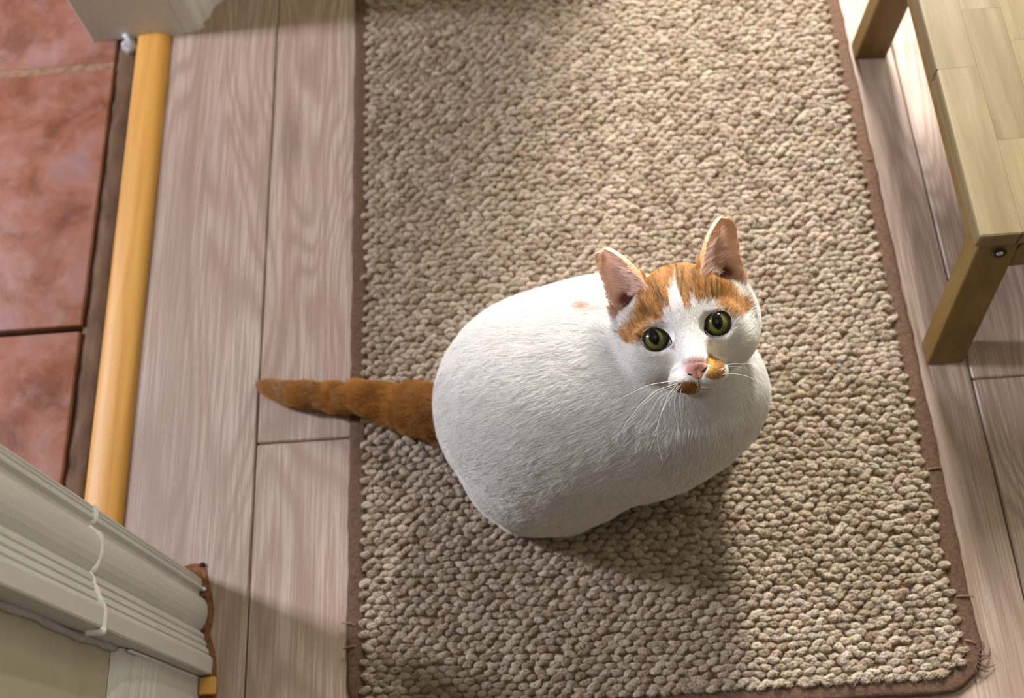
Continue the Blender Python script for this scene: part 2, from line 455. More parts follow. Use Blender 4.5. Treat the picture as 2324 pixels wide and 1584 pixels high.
# ------------------------------------------------------------------ rug
RX0, RX1, RY0, RY1 = -0.2115, 0.3715, 0.121, 1.22
BT = 0.0148
RC = 0.030      # corner radius
rug = empty('rug', (0.08, 0.65, 0.0), 'beige looped wool rug with brown taped edge under the cat', 'rug')
def rug_outline(grow, n=7):
    x0, x1, y0, y1 = RX0-grow, RX1+grow, RY0-grow, RY1+grow
    r = RC+grow
    pts = []
    for cx, cy, a0 in ((x1-r, y0+r, -90), (x1-r, y1-r, 0), (x0+r, y1-r, 90), (x0+r, y0+r, 180)):
        for k in range(n+1):
            a = math.radians(a0+90*k/n); pts.append((cx+r*math.cos(a), cy+r*math.sin(a)))
    out = []
    for i, p in enumerate(pts):
        q = pts[(i+1) % len(pts)]
        d = math.dist(p, q); m = max(1, int(d/0.012))
        for k in range(m): out.append((p[0]+(q[0]-p[0])*k/m, p[1]+(q[1]-p[1])*k/m))
    return out
bm = prism_bm(rug_outline(-0.001), 0.0006, 0.0046)
under(link('backing', bm_mesh('backing', bm), M['jute'], smooth=False), rug)
inner, outer = rug_outline(-0.004), rug_outline(BT)
# binding: rounded strip all round, same number of stations on both outlines
cent = np.array(outer)
nn = len(cent)
tang = np.roll(cent, -1, 0)-np.roll(cent, 1, 0); tang /= np.linalg.norm(tang, axis=1)[:, None]
nor = np.stack([-tang[:, 1], tang[:, 0]], 1)      # points inwards (outline runs counter-clockwise)
sect = [(0.0, 0.0007), (-0.0004, 0.0030), (0.0010, 0.0054), (0.0040, 0.0064), (0.0090, 0.0066), (0.0140, 0.0064), (0.0178, 0.0060), (0.0178, 0.0007)]
v, f = [], []
for i in range(nn):
    w = 0.0006*math.sin(i*0.7)+0.0005*math.sin(i*2.3+1)
    for d, z in sect:
        p = cent[i]+nor[i]*(d+(w if d < .012 else 0)); v.append((p[0], p[1], z+(0.0005*math.sin(i*1.9+d*400) if z > .002 else 0)))
k_ = len(sect)
for i in range(nn):
    j = (i+1) % nn
    for k in range(k_):
        f.append((i*k_+k, i*k_+(k+1) % k_, j*k_+(k+1) % k_, j*k_+k))
me = mesh_py('binding', v, f); bm = bmesh.new(); bm.from_mesh(me); bmesh.ops.recalc_face_normals(bm, faces=bm.faces[:]); bm.to_mesh(me); bm.free()
under(link('edge_binding', me, M['binding']), rug)
# pile: rows of plump wool loops
def dome():
    v, f = [], []
    na, nr = 14, 6
    v.append((0, 0, 1.0))
    for i in range(1, nr+1):
        th = math.pi*0.56*i/nr
        for k in range(na):
            a = 2*math.pi*k/na
            v.append((math.sin(th)*math.cos(a), math.sin(th)*math.sin(a), math.cos(th)))
    for k in range(na): f.append((0, 1+k, 1+(k+1) % na, -1))
    for i in range(nr-1):
        for k in range(na):
            a, b = 1+i*na+k, 1+i*na+(k+1) % na
            f.append((a, a+na, b+na, b))
    return np.array(v), f
dv, df = dome()
SX, SY = 0.0119, 0.0067
cs = []
row = 0
y = RY0+0.004
while y < RY1-0.003:
    x = RX0+0.005+(SX*0.5 if row % 2 else 0.0)
    while x < RX1-0.003:
        cs.append((x+0.0011*math.sin(y*70+row), y-(x-RX0)*0.012+0.0012*math.sin(x*55)))
        x += SX
    y += SY; row += 1
cs = np.array(cs) + rng.normal(0, 0.0010, (len(cs), 2))
cs[:, 1] = np.maximum(cs[:, 1], RY0+0.002)
def corner_ok(p):
    ok = np.ones(len(p), bool)
    for cx, sx in ((RX1-RC, 1), (RX0+RC, -1)):
        q = ((p[:, 0]-cx)*sx > 0) & (p[:, 1] < RY0+RC)
        ok &= ~(q & (np.hypot(p[:, 0]-cx, p[:, 1]-RY0-RC) > RC))
    return ok
cs = cs[corner_ok(cs)]
N = len(cs)
sx = rng.uniform(0.0060, 0.0078, N); sy = rng.uniform(0.0031, 0.0042, N); sz = rng.uniform(0.0038, 0.0062, N)
ang = rng.normal(0.10, 0.20, N); tx = rng.normal(0, 0.18, N); ty = rng.normal(0.0, .12, N)
V = dv[None]*np.stack([sx, sy, sz], 1)[:, None, :]
# a twist of yarn: slightly saddle shaped top
V[..., 2] *= 1-0.14*np.cos(dv[None, :, 1]*5.0+rng.uniform(-.5, .5, N)[:, None])*0.6
ca, sa = np.cos(ang)[:, None], np.sin(ang)[:, None]
X = V[..., 0]*ca-V[..., 1]*sa; Y = V[..., 0]*sa+V[..., 1]*ca
Z = V[..., 2]+X*tx[:, None]+Y*ty[:, None]+0.0056
XX = X+cs[:, 0:1]; YY_ = Y+cs[:, 1:2]
# fibres and kinks of the yarn
ph1 = rng.uniform(0, 6.28, N)[:, None]
tw = rng.choice([-1, 1], N)[:, None]
dn = 0.00050*np.sin((dv[None, :, 0]*1.0+tw*dv[None, :, 1]*0.8)*7.5+ph1)+0.0005*np.sin(dv[None, :, 0]*3.2+ph1*2)+rng.normal(0, 0.00026, Z.shape)
Z = np.minimum(Z+dn, 0.0119-0.0002*rng.uniform(0, 1, Z.shape))
XX = XX+rng.normal(0, 0.00022, Z.shape)+0.0005*np.sin(dv[None, :, 1]*6+ph1); YY_ = YY_+rng.normal(0, 0.00022, Z.shape)+0.0006*np.sin(dv[None, :, 0]*3.5+ph1)
VV = np.stack([XX, YY_, Z], -1).reshape(-1, 3)
nvt = len(dv)
tri = np.array([q[:3] for q in df if q[3] == -1]); quad = np.array([q for q in df if q[3] != -1])
off = (np.arange(N)*nvt)[:, None, None]
T = (tri[None]+off).reshape(-1, 3); Q = (quad[None]+off).reshape(-1, 4)
me = bpy.data.meshes.new('pile')
me.vertices.add(len(VV)); me.vertices.foreach_set('co', VV.astype(np.float32).ravel())
li = np.concatenate([T.ravel(), Q.ravel()]).astype(np.int32)
me.loops.add(len(li)); me.loops.foreach_set('vertex_index', li)
me.polygons.add(len(T)+len(Q))
me.polygons.foreach_set('loop_start', np.concatenate([np.arange(len(T))*3, len(T)*3+np.arange(len(Q))*4]).astype(np.int32))
me.update(calc_edges=True)
ca_ = me.attributes.new('col', 'FLOAT_COLOR', 'POINT')
A, B_, Cc = np.array(lin(167, 147, 123)), np.array(lin(194, 178, 156)), np.array(lin(136, 112, 86))
w = rng.uniform(0, 1, N)[:, None]
base = A*(1-w)+B_*w
k = (rng.uniform(0, 1, N) < .16)[:, None]
base = np.where(k, Cc*0.6+base*0.4, base)
base = base*(1+rng.normal(0, .06, (N, 1)))*(1+rng.normal(0, .016, (N, 4)))
colr = np.repeat(base, nvt, 0); colr[:, 3] = 1
ca_.data.foreach_set('color', colr.astype(np.float32).ravel())
under(link('pile', me, M['pile'], kind='stuff'), rug)
# stray wool fibres over the loops
NF = 260000
vi = rng.integers(0, len(VV), NF)
vi = vi[(np.tile(dv[:, 2], N)[vi] > 0.15)]
K_ = len(vi)
nv = np.tile(dv, (N, 1))[vi]
dirv = rng.normal(0, 1, (K_, 3)); dirv[:, 1] *= 0.6
dirv -= nv*(dirv*nv).sum(1)[:, None]
dirv /= np.linalg.norm(dirv, axis=1)[:, None]
Lf = rng.uniform(0.0018, 0.0042, K_)[:, None]
fp = np.empty((K_, 3, 3))
fp[:, 0] = VV[vi]-nv*0.0002
fp[:, 1] = VV[vi]+nv*0.0005+dirv*Lf*0.5
fp[:, 2] = VV[vi]+nv*rng.uniform(0.0001, 0.0012, K_)[:, None]+dirv*Lf
fp[..., 2] = np.minimum(fp[..., 2], 0.0128)
fc = bpy.data.hair_curves.new('wool_fibres'); fc.add_curves([3]*K_)
fc.attributes['position'].data.foreach_set('vector', fp.astype(np.float32).ravel())
fr_ = fc.attributes.get('radius') or fc.attributes.new('radius', 'FLOAT', 'POINT')
fr_.data.foreach_set('value', np.tile(np.array([0.00016, 0.00014, 0.00006], np.float32), K_))
fca = fc.attributes.new('hair_col', 'FLOAT_COLOR', 'CURVE')
fcol = np.clip(colr[vi]*rng.uniform(0.75, 1.3, (K_, 1)), 0, 1); fcol[:, 3] = 1
fca.data.foreach_set('color', fcol.astype(np.float32).ravel())
fm = NT('wool_fibre'); fa = fm.n('ShaderNodeAttribute', _attribute_name='hair_col')
fm.base(fa.outputs['Color'], 0.9, 0.1)
fc.materials.append(fm.m)
fo = bpy.data.objects.new('wool_fibres', fc); COL.objects.link(fo); fo['kind'] = 'stuff'; under(fo, rug)
# loose stitches across the tape
for (x, y, dx, dy) in ((0.378, 0.325, .0105, .0005), (0.380, 0.195, .0115, -.0005), (-0.224, 0.205, .010, -.0015), (-0.223, 0.182, .009, .001), (0.3795, 0.70, .006, .0), (0.376, 0.152, .007, -.002)):
    pts = spline([(x-dx*.7, y-dy, 0.0068), (x, y+.0006, 0.0080), (x+dx*.7, y+dy, 0.0066)], 8)
    under(link('thread', tube_mesh('thread', pts, 0.0009, 6), M['jute']), rug)

# frayed ends of the tape at the near right corner
for (x, y, a, l) in ((0.383, 0.140, -0.3, .012), (0.384, 0.136, 0.25, .015), (0.379, 0.129, -0.9, .011), (0.376, 0.127, -1.5, .010), (0.385, 0.145, 0.6, .009), (0.381, 0.132, -0.6, .016)):
    pts = spline([(x-.004*math.cos(a), y-.004*math.sin(a), .006), (x+l*.4*math.cos(a), y+l*.4*math.sin(a), .0062), (x+l*math.cos(a+.5), y+l*math.sin(a+.5), .0015)], 9)
    under(link('frayed_thread', tube_mesh('frayed_thread', pts, [.0009*(1-.6*i/8) for i in range(9)], 6), M['binding']), rug)

# ------------------------------------------------------------------ stool
stool = empty('stool', (0.55, 0.68, 0.0), 'pale wooden stool with laminated seat standing right of the rug', 'stool')
ZS, TH = 0.205, 0.020
sxa, sxb, sya, syb = 0.3945, 0.705, 0.4815, 0.905
wdt = 0.0388
nst = int(round((sxb-sxa)/wdt))
cuts = [[0.672], [0.585, 0.742], [0.515, 0.700], [0.610, 0.780], [0.560], [0.650, 0.83], [0.70], [0.60, 0.77]]
for i in range(nst):
    xa = sxa+(sxb-sxa)*i/nst; xb = sxa+(sxb-sxa)*(i+1)/nst
    yy = [sya]+cuts[i % len(cuts)]+[syb]
    for a, b in zip(yy[:-1], yy[1:]):
        g = 0.00012
        bm = box_bm(-(xb-xa)/2+(0 if i == 0 else g), (xb-xa)/2-g, -(b-a)/2+g, (b-a)/2-g, -TH, 0.0)
        es = []
        for e in bm.edges:
            c = (e.verts[0].co+e.verts[1].co)/2
            if i == 0 and c.x < -(xb-xa)/2+1e-4: es.append(e)
            elif a == sya and c.y < -(b-a)/2+2e-4: es.append(e)
            elif b == syb and c.y > (b-a)/2-2e-4: es.append(e)
            elif i == nst-1 and c.x > (xb-xa)/2-2e-4: es.append(e)
        es = [e for e in es]
        if es: bmesh.ops.bevel(bm, geom=es, offset=0.0025, segments=2, profile=0.5, affect='EDGES')
        o = link('stave', bm_mesh('stave', bm), M['stool_wood'], smooth=False)
        o.location = ((xa+xb)/2, (a+b)/2, ZS); under(o, stool)
def leg(fx0, fx1, fy0, fy1, dx, dy, ztop):
    bm = box_bm(fx0, fx1, fy0, fy1, 0.0, ztop, 0.0018, 2)
    for q in bm.verts:
        t = q.co.z/ztop; q.co.x += dx*t; q.co.y += dy*t
    return under(link('leg', bm_mesh('leg', bm), M['stool_leg'], smooth=False), stool)
ZT = ZS-TH-0.0005
leg(0.3945, 0.4335, 0.4415, 0.4680, 0.005, 0.042, ZT)
leg(0.3900, 0.4290, 0.8500, 0.8740, 0.010, 0.004, ZT)
leg(0.6700, 0.7090, 0.4415, 0.4680, -0.006, 0.042, ZT)
leg(0.6700, 0.7090, 0.8500, 0.8740, -0.006, 0.004, ZT)
def rail(*a):
    return under(link('rail', bm_mesh('rail', box_bm(*a, 0.0015, 1)), M['stool_leg'], smooth=False), stool)
rail(0.4385, 0.664, 0.480, 0.498, ZT-0.040, ZT)
rail(0.4385, 0.664, 0.858, 0.876, ZT-0.040, ZT)
rail(0.406, 0.422, 0.511, 0.853, ZT-0.036, ZT)
rail(0.676, 0.692, 0.511, 0.853, ZT-0.036, ZT)
bm = bmesh.new(); bmesh.ops.create_cone(bm, cap_ends=True, segments=20, radius1=0.0062, radius2=0.0062, depth=0.0014)
bmesh.ops.transform(bm, matrix=Matrix.Translation((0.4215, 0.4785, 0.1765)) @ Matrix.Rotation(math.radians(83), 4, 'X'), verts=bm.verts[:])
scr = under(link('screw_socket', bm_mesh('screw_socket', bm), M['dark']), stool)
bm = bmesh.new(); bmesh.ops.create_uvsphere(bm, u_segments=16, v_segments=8, radius=0.0034)
bmesh.ops.transform(bm, matrix=Matrix.Translation((0.4205, 0.4777, 0.1775)) @ Matrix.Diagonal((1, .5, 1, 1)), verts=bm.verts[:])
under(link('screw_head', bm_mesh('screw_head', bm), M['metal']), stool)

# ------------------------------------------------------------------ cat
E0 = np.array([0.10836412, 0.3717554, 0.285])
HR = np.array([0.97739197, 0.11040934, 0.18031839])
HU = np.array([-0.17401704, 0.90446878, 0.38942816])
HF = np.array([-0.12009585, -0.41200243, 0.90323363])
def hw(r, u, f): return E0+(HR*r+HU*u+HF*f)*0.001
def to_head(P):
    d = (P-E0)*1000.0
    return d@HR, d@HU, d@HF

# --- signed distance pieces
def sd_ell(P, c, rad, R=None):
    q = P-np.array(c, np.float32)
    if R is not None: q = q@np.array(R, np.float32)
    rad = np.array(rad, np.float32)
    k0 = np.sqrt(((q/rad)**2).sum(-1)); k1 = np.sqrt(((q/(rad*rad))**2).sum(-1))
    return k0*(k0-1.0)/np.maximum(k1, 1e-6)
def sd_cone(P, a, b, ra, rb):
    a = np.array(a, np.float32); b = np.array(b, np.float32)
    ba = b-a; L2 = float(ba@ba)
    h = np.clip(((P-a)@ba)/L2, 0, 1)
    return np.sqrt(((P-a-h[..., None]*ba)**2).sum(-1))-(ra+(rb-ra)*h)
def smin(a, b, k):
    h = np.clip(0.5+0.5*(b-a)/k, 0, 1)
    return b+(a-b)*h-k*h*(1-h)
def smax(a, b, k): return -smin(-a, -b, k)
HB = np.stack([HR, HU, HF], 1)     # columns

TAIL = [(-0.095, 0.400, 0.050, 0.031), (-0.1317, 0.4142, 0.037, 0.0265), (-0.153, 0.4205, 0.033, 0.0235), (-0.1722, 0.4275, 0.029, 0.0200), (-0.2059, 0.4375, 0.026, 0.0160),
        (-0.2499, 0.4470, 0.0195, 0.0130), (-0.2888, 0.4545, 0.0140, 0.0105), (-0.312, 0.4635, 0.0100, 0.0068), (-0.3245, 0.4695, 0.0080, 0.0030)]
TAILD = [(x[0], x[1], x[2], x[3]*0.88) for x in spline(TAIL, 26)]

def ear_local(P, side):
    """local ear coordinates: a along the ear, b across, c depth (all metres)"""
    base = hw(33*side, 29, -29); tip = hw(51*side, 86.5, -33)
    ax = tip-base; L = np.linalg.norm(ax); ax = ax/L
    face = HF*0.80+HR*side*0.52+HU*(-0.05); face = face-ax*(face@ax); face /= np.linalg.norm(face)
    wx = np.cross(ax, face)*(-side); wx = wx/np.linalg.norm(wx)     # outwards
    if wx@HR*side < 0: wx = -wx
    q = P-base.astype(np.float32)
    return q@ax.astype(np.float32), q@wx.astype(np.float32), q@face.astype(np.float32), L, base, ax, wx, face

def sd_ear(P, side):
    a, b, c, L, *_ = ear_local(P, side)
    t = np.clip(a/L, -0.5, 1)
    tt = np.clip(t, 0, 1)
    w = 0.0212*np.sqrt(np.maximum(1-tt**1.5, 0.0))+0.0004     # half width
    b0 = -0.0024*np.sin(tt*3)
    u = (b-b0)/np.maximum(w, 0.003)
    c0 = 0.0135*np.clip(u*u, 0, 1.4)*(1-0.45*tt)-0.0075*(1-tt)
    th = 0.0021+0.0010*(1-tt)
    sl = 0.027*u*(1-0.45*tt)/np.maximum(w, 0.006)
    d = np.abs(c-c0)/np.sqrt(1+np.minimum(sl*sl, 9.0))-th
    e = np.abs(b-b0)-w
    d2 = np.maximum(np.maximum(d*0.8, e*0.85), np.maximum(a-L, -a-0.020))
    return d2

def cat_sdf(P):
    P = P.astype(np.float32)
    d = sd_ell(P, (-0.020, 0.384, 0.112), (0.099, 0.101, 0.100))
    d = smin(d, sd_ell(P, (0.045, 0.384, 0.128), (0.105, 0.100, 0.100)), 0.05)
    d = smin(d, sd_ell(P, (0.060, 0.405, 0.160), (0.070, 0.070, 0.064)), 0.04)
    d = smin(d, sd_ell(P, (0.098, 0.378, 0.140), (0.076, 0.078, 0.096)), 0.05)
    d = smin(d, sd_ell(P, (0.132, 0.362, 0.160), (0.052, 0.044, 0.062)), 0.04)
    # near thigh and hind foot
    d = smin(d, sd_ell(P, (-0.012, 0.318, 0.072), (0.078, 0.047, 0.064)), 0.022)
    d = smin(d, sd_cone(P, (-0.045, 0.302, 0.034), (0.004, 0.300, 0.032), 0.0205, 0.0195), 0.018)
    # far thigh
    d = smin(d, sd_ell(P, (-0.010, 0.440, 0.075), (0.075, 0.045, 0.062)), 0.03)
    # fore legs and paws
    for (x, y) in ((0.108, 0.340), (0.150, 0.372)):
        d = smin(d, sd_cone(P, (x-.004, y+.012, 0.110), (x, y+0.004, 0.032), 0.028, 0.017), 0.02)
        d = smin(d, sd_ell(P, (x+.006, y-.002, 0.026), (0.020, 0.021, 0.0145)), 0.008)
    # neck
    d = smin(d, sd_cone(P, (0.105, 0.368, 0.185), hw(0, 4, -52), 0.054, 0.034), 0.03)
    # tail
    tl = None
    for p, q in zip(TAILD[:-1], TAILD[1:]):
        c_ = sd_cone(P, p[:3], q[:3], p[3], q[3])
        tl = c_ if tl is None else np.minimum(tl, c_)
    d = smin(d, tl, 0.010)
    # ---- head
    R = HB
    h = sd_ell(P, hw(0, 8, -42), (0.0485, 0.0475, 0.0445), R)
    for s in (-1, 1):
        h = smin(h, sd_ell(P, hw(28*s, -12, -33), (0.0265, 0.0270, 0.0290), R), 0.014)
        h = smin(h, sd_ell(P, hw(38*s, 6, -46), (0.022, 0.030, 0.022), R), 0.014)     # ruff
        h = smin(h, sd_ell(P, hw(24*s, 24, -18), (0.017, 0.013, 0.012), R), 0.012)   # brow
    h = smin(h, sd_cone(P, hw(0, 12, -8), hw(0, -24, 7), 0.0125, 0.0098), 0.014)
    for s in (-1, 1):
        h = smin(h, sd_ell(P, hw(10.5*s, -37.5, -1), (0.0135, 0.0105, 0.0150), R), 0.007)
    h = smin(h, sd_ell(P, hw(0, -48.5, -8), (0.0115, 0.0075, 0.0120), R), 0.006)
    for s in (-1, 1):
        h = smin(h, sd_ell(P, hw(25.6*s, -0.4, -11.8), (0.0180, 0.0165, 0.0130), R), 0.008)
        h = smax(h, -sd_ell(P, hw(25.5*s, -0.3, 4.5), (0.0158, 0.0128, 0.0105), R), 0.002)
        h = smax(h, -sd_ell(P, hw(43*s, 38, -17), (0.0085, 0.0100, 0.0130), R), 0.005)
        h = smin(h, sd_ear(P, s), 0.0055)
    return smin(d, h, 0.007)

# --- rectilinear grid, finer over the head
def axis(lo, hi, flo, fhi, fine, coarse):
    out = [lo]
    while out[-1] < hi:
        x = out[-1]
        dd = max(flo-x, x-fhi, 0.0)
        out.append(x+min(coarse, fine+dd*0.12))
    return np.array(out, np.float32)
gx = axis(-0.345, 0.250, 0.035, 0.185, 0.0013, 0.0042)
gy = axis(0.225, 0.520, 0.315, 0.475, 0.0013, 0.0042)
gz = axis(-0.006, 0.350, 0.200, 0.325, 0.0013, 0.0042)
F = np.empty((len(gx), len(gy), len(gz)), np.float32)
YY, ZZ = np.meshgrid(gy, gz, indexing='ij')
CH = 12
for i in range(0, len(gx), CH):
    xs = gx[i:i+CH]
    G = np.empty((len(xs),)+YY.shape+(3,), np.float32)
    G[..., 0] = xs[:, None, None]; G[..., 1] = YY; G[..., 2] = ZZ
    F[i:i+CH] = cat_sdf(G)

def surface_nets(F, gx, gy, gz):
    S = F < 0
    nx, ny, nz = F.shape
    cnt = np.zeros((nx-1, ny-1, nz-1), np.int8)
    cor = [(i, j, k) for i in (0, 1) for j in (0, 1) for k in (0, 1)]
    for i, j, k in cor:
        cnt += S[i:nx-1+i, j:ny-1+j, k:nz-1+k]
    act = (cnt > 0) & (cnt < 8)
    I = np.argwhere(act)
    idx = -np.ones(act.shape, np.int64); idx[act] = np.arange(len(I))
    acc = np.zeros((len(I), 3)); num = np.zeros(len(I))
    ax = [gx.astype(float), gy.astype(float), gz.astype(float)]
    for a in range(3):
        others = [b for b in range(3) if b != a]
        for o1 in (0, 1):
            for o2 in (0, 1):
                o = [0, 0, 0]; o[others[0]] = o1; o[others[1]] = o2
                p = I+np.array(o); q = p.copy(); q[:, a] += 1
                f0 = F[p[:, 0], p[:, 1], p[:, 2]].astype(float); f1 = F[q[:, 0], q[:, 1], q[:, 2]].astype(float)
                m = (f0 < 0) != (f1 < 0)
                t = np.where(m, f0/np.where(m, f0-f1, 1), 0)
                P = np.stack([ax[c][p[:, c]] for c in range(3)], 1)
                P[:, a] += t*(ax[a][q[:, a]]-ax[a][p[:, a]])
                acc[m] += P[m]; num[m] += 1
    V = acc/num[:, None]
    quads = []
    for a in range(3):
        b, c = (a+1) % 3, (a+2) % 3
        sl0 = [slice(None)]*3; sl1 = [slice(None)]*3
        sl0[a] = slice(0, -1); sl1[a] = slice(1, None)
        s0, s1 = S[tuple(sl0)], S[tuple(sl1)]
        E = np.argwhere(s0 != s1)
        E = E[(E[:, b] > 0) & (E[:, c] > 0) & (E[:, b] < F.shape[b]-1) & (E[:, c] < F.shape[c]-1)]
        ins = S[E[:, 0], E[:, 1], E[:, 2]]
        db = np.zeros(3, int); db[b] = 1; dc = np.zeros(3, int); dc[c] = 1
        def g(X): return idx[X[:, 0], X[:, 1], X[:, 2]]
        q = np.stack([g(E-db-dc), g(E-dc), g(E), g(E-db)], 1)
        q[~ins] = q[~ins][:, ::-1]
        quads.append(q)
    Q = np.vstack(quads); Q = Q[(Q >= 0).all(1)]
    return V, Q
def ear_mask(P):
    """(is ear, inner side, position along, across)"""
    e = np.zeros(len(P), bool); inner = np.zeros(len(P), bool); aa = np.zeros(len(P)); uu = np.zeros(len(P)); axs = np.zeros((len(P), 3)); wxs = np.zeros((len(P), 3))
    for s in (-1, 1):
        a, b, c, L, base, ax, wx, face = ear_local(P.astype(np.float32), s)
        t = a/L; tt = np.clip(t, 0, 1)
        w = 0.0212*np.sqrt(np.maximum(1-tt**1.5, 0.0))+0.0004
        u = b/np.maximum(w, .003)
        c0 = 0.0135*np.clip(u*u, 0, 1.4)*(1-0.45*tt)-0.0075*(1-tt)
        r, q, f = to_head(P)
        m = (t > 0.12) & (t < 1.12) & (np.abs(u) < 1.22) & (np.abs(c-c0) < 0.0075) & (r*s > 14) & ((u*s*0+np.abs(r) > 22) | (t > 0.5))
        e |= m; inner |= m & (c-c0 > 0); aa[m] = t[m]; uu[m] = u[m]; axs[m] = ax; wxs[m] = wx
    return e, inner, aa, uu, axs, wxs

CV, CQ = surface_nets(F, gx, gy, gz)
# light smoothing
ed = np.vstack([CQ[:, [0, 1]], CQ[:, [1, 2]], CQ[:, [2, 3]], CQ[:, [3, 0]]])
for _ in range(2):
    acc = np.zeros_like(CV); num = np.zeros(len(CV))
    for c in range(3):
        acc[:, c] = np.bincount(ed[:, 0], CV[ed[:, 1], c], len(CV))+np.bincount(ed[:, 1], CV[ed[:, 0], c], len(CV))
    num = np.bincount(ed[:, 0], minlength=len(CV))+np.bincount(ed[:, 1], minlength=len(CV))
    CV = CV*0.5+0.5*acc/np.maximum(num, 1)[:, None]
em = ear_mask(CV)[0]
for _ in range(5):
    acc = np.zeros_like(CV)
    for c in range(3):
        acc[:, c] = np.bincount(ed[:, 0], CV[ed[:, 1], c], len(CV))+np.bincount(ed[:, 1], CV[ed[:, 0], c], len(CV))
    CV[em] = CV[em]*0.5+0.5*(acc/np.maximum(num, 1)[:, None])[em]
CV[:, 2] = np.maximum(CV[:, 2], np.interp(CV[:, 0], [-0.262, -0.232], [0.0022, 0.0123]))

# --- coat colours ------------------------------------------------------
WHITE = np.array(lin(240, 238, 233)[:3]); ORANGE = np.array(lin(208, 152, 76)[:3]); DORANGE = np.array(lin(126, 74, 28)[:3])
CREAM = np.array(lin(232, 196, 142)[:3]); PINK = np.array(lin(230, 184, 150)[:3]); DPINK = np.array(lin(170, 108, 70)[:3])
GINGER = np.array(lin(182, 138, 64)[:3])
ORL = [(-32.0, 64.9), (-24.3, 62.9), (-19.2, 60.2), (-11.6, 62), (-3.9, 66), (4.6, 66), (2.4, 50.3), (0.0, 45.5), (-4.0, 40.9), (-7.0, 35.8), (-8.0, 28.8), (-8.0, 21.5), (-11.2, 24.5), (-14.0, 22.9), (-16.8, 13.1), (-24.7, 15.1), (-31.8, 10.4), (-37.0, 3.5), (-44.9, 0.3), (-52.3, 3.3), (-55.8, 10.1), (-56.4, 14.9), (-48.1, 19.8), (-39.8, 24.7), (-34.3, 32.7), (-29.8, 45.6)]
ORR = [(4.6, 66), (16.0, 63), (19.7, 60), (25.5, 50), (32.9, 42), (43.9, 33), (48.5, 22.2), (57.0, 14.2), (58.1, 6.9), (49.2, 2.1), (45.3, 0.2), (38.0, 3.8), (35.8, 9.1), (29.9, 13.5), (28.1, 20.4), (20.4, 22.3), (14.1, 20.4), (12.2, 26.8), (9.7, 28.6), (7.5, 19.8), (3.1, 18.5), (2.6, 25.7), (2.0, 32.8), (1.5, 42.3), (2.4, 50.3)]
MZL = [(-24.2, -38.6), (-16.4, -38.2), (-8.9, -39.0), (-3.8, -41.0), (-1.6, -46.5), (-5.8, -50.5), (-15.7, -50.5), (-20.3, -45.3)]
MZR = [(9.0, -25.3), (13.5, -21.5), (17.4, -26.7), (23.3, -31.4), (19.9, -42.1), (11.8, -43.2), (4.5, -38.9), (11.1, -30.8), (8.0, -29.3)]
def inside(poly, x, y):
    c = np.zeros(len(x), bool)
    for i in range(len(poly)):
        x1, y1 = poly[i]; x2, y2 = poly[i-1]
        m = ((y1 > y) != (y2 > y)) & (x < (x2-x1)*(y-y1)/(y2-y1+1e-12)+x1)
        c ^= m
    return c
EYEL = [(-35.7, 1.8), (-33.9, 5.7), (-30.6, 7.9), (-26.6, 8.6), (-22.3, 7.3), (-18.6, 4.1), (-16.3, 0.2), (-15.3, -4.8), (-17.5, -6.9), (-21.4, -8.6), (-27.2, -8.7), (-31.3, -6.9), (-34.4, -2.6)]
EYER = [(16.5, 1.7), (20.0, 5.0), (24.0, 7.4), (28.8, 8.1), (32.7, 6.8), (35.1, 2.7), (34.9, -1.1), (33.4, -5.3), (30.0, -8.2), (25.4, -9.8), (20.3, -8.8), (17.1, -7.7), (15.3, -4.1), (15.5, -0.7)]

def hash_noise(P, s, seed=0):
    """smooth value noise"""
    q = P*s+seed*17.3; i = np.floor(q).astype(np.int64); f = q-i; f = f*f*(3-2*f)
    out = 0
    for dx in (0, 1):
        for dy in (0, 1):
            for dz in (0, 1):
                h = ((i[:, 0]+dx)*73856093) ^ ((i[:, 1]+dy)*19349663) ^ ((i[:, 2]+dz)*83492791)
                h = (h*2654435761) & 0xffffffff
                w = (f[:, 0] if dx else 1-f[:, 0])*(f[:, 1] if dy else 1-f[:, 1])*(f[:, 2] if dz else 1-f[:, 2])
                out = out+w*(h/4294967296.0)
    return out

tail_pts = np.array([t[:3] for t in TAIL]); 
def tail_param(P):
    """distance to the tail axis and arc position 0..1"""
    best = np.full(len(P), 9.0); par = np.zeros(len(P)); dirs = np.zeros((len(P), 3))
    seg = tail_pts[1:]-tail_pts[:-1]; ln = np.linalg.norm(seg, axis=1); cum = np.concatenate([[0], np.cumsum(ln)])
    for i in range(len(seg)):
        h = np.clip(((P-tail_pts[i])@seg[i])/ln[i]**2, 0, 1)
        d = np.linalg.norm(P-tail_pts[i]-h[:, None]*seg[i], axis=1)
        m = d < best
        best[m] = d[m]; par[m] = (cum[i]+h[m]*ln[i])/cum[-1]; dirs[m] = seg[i]/ln[i]
    return best, par, dirs

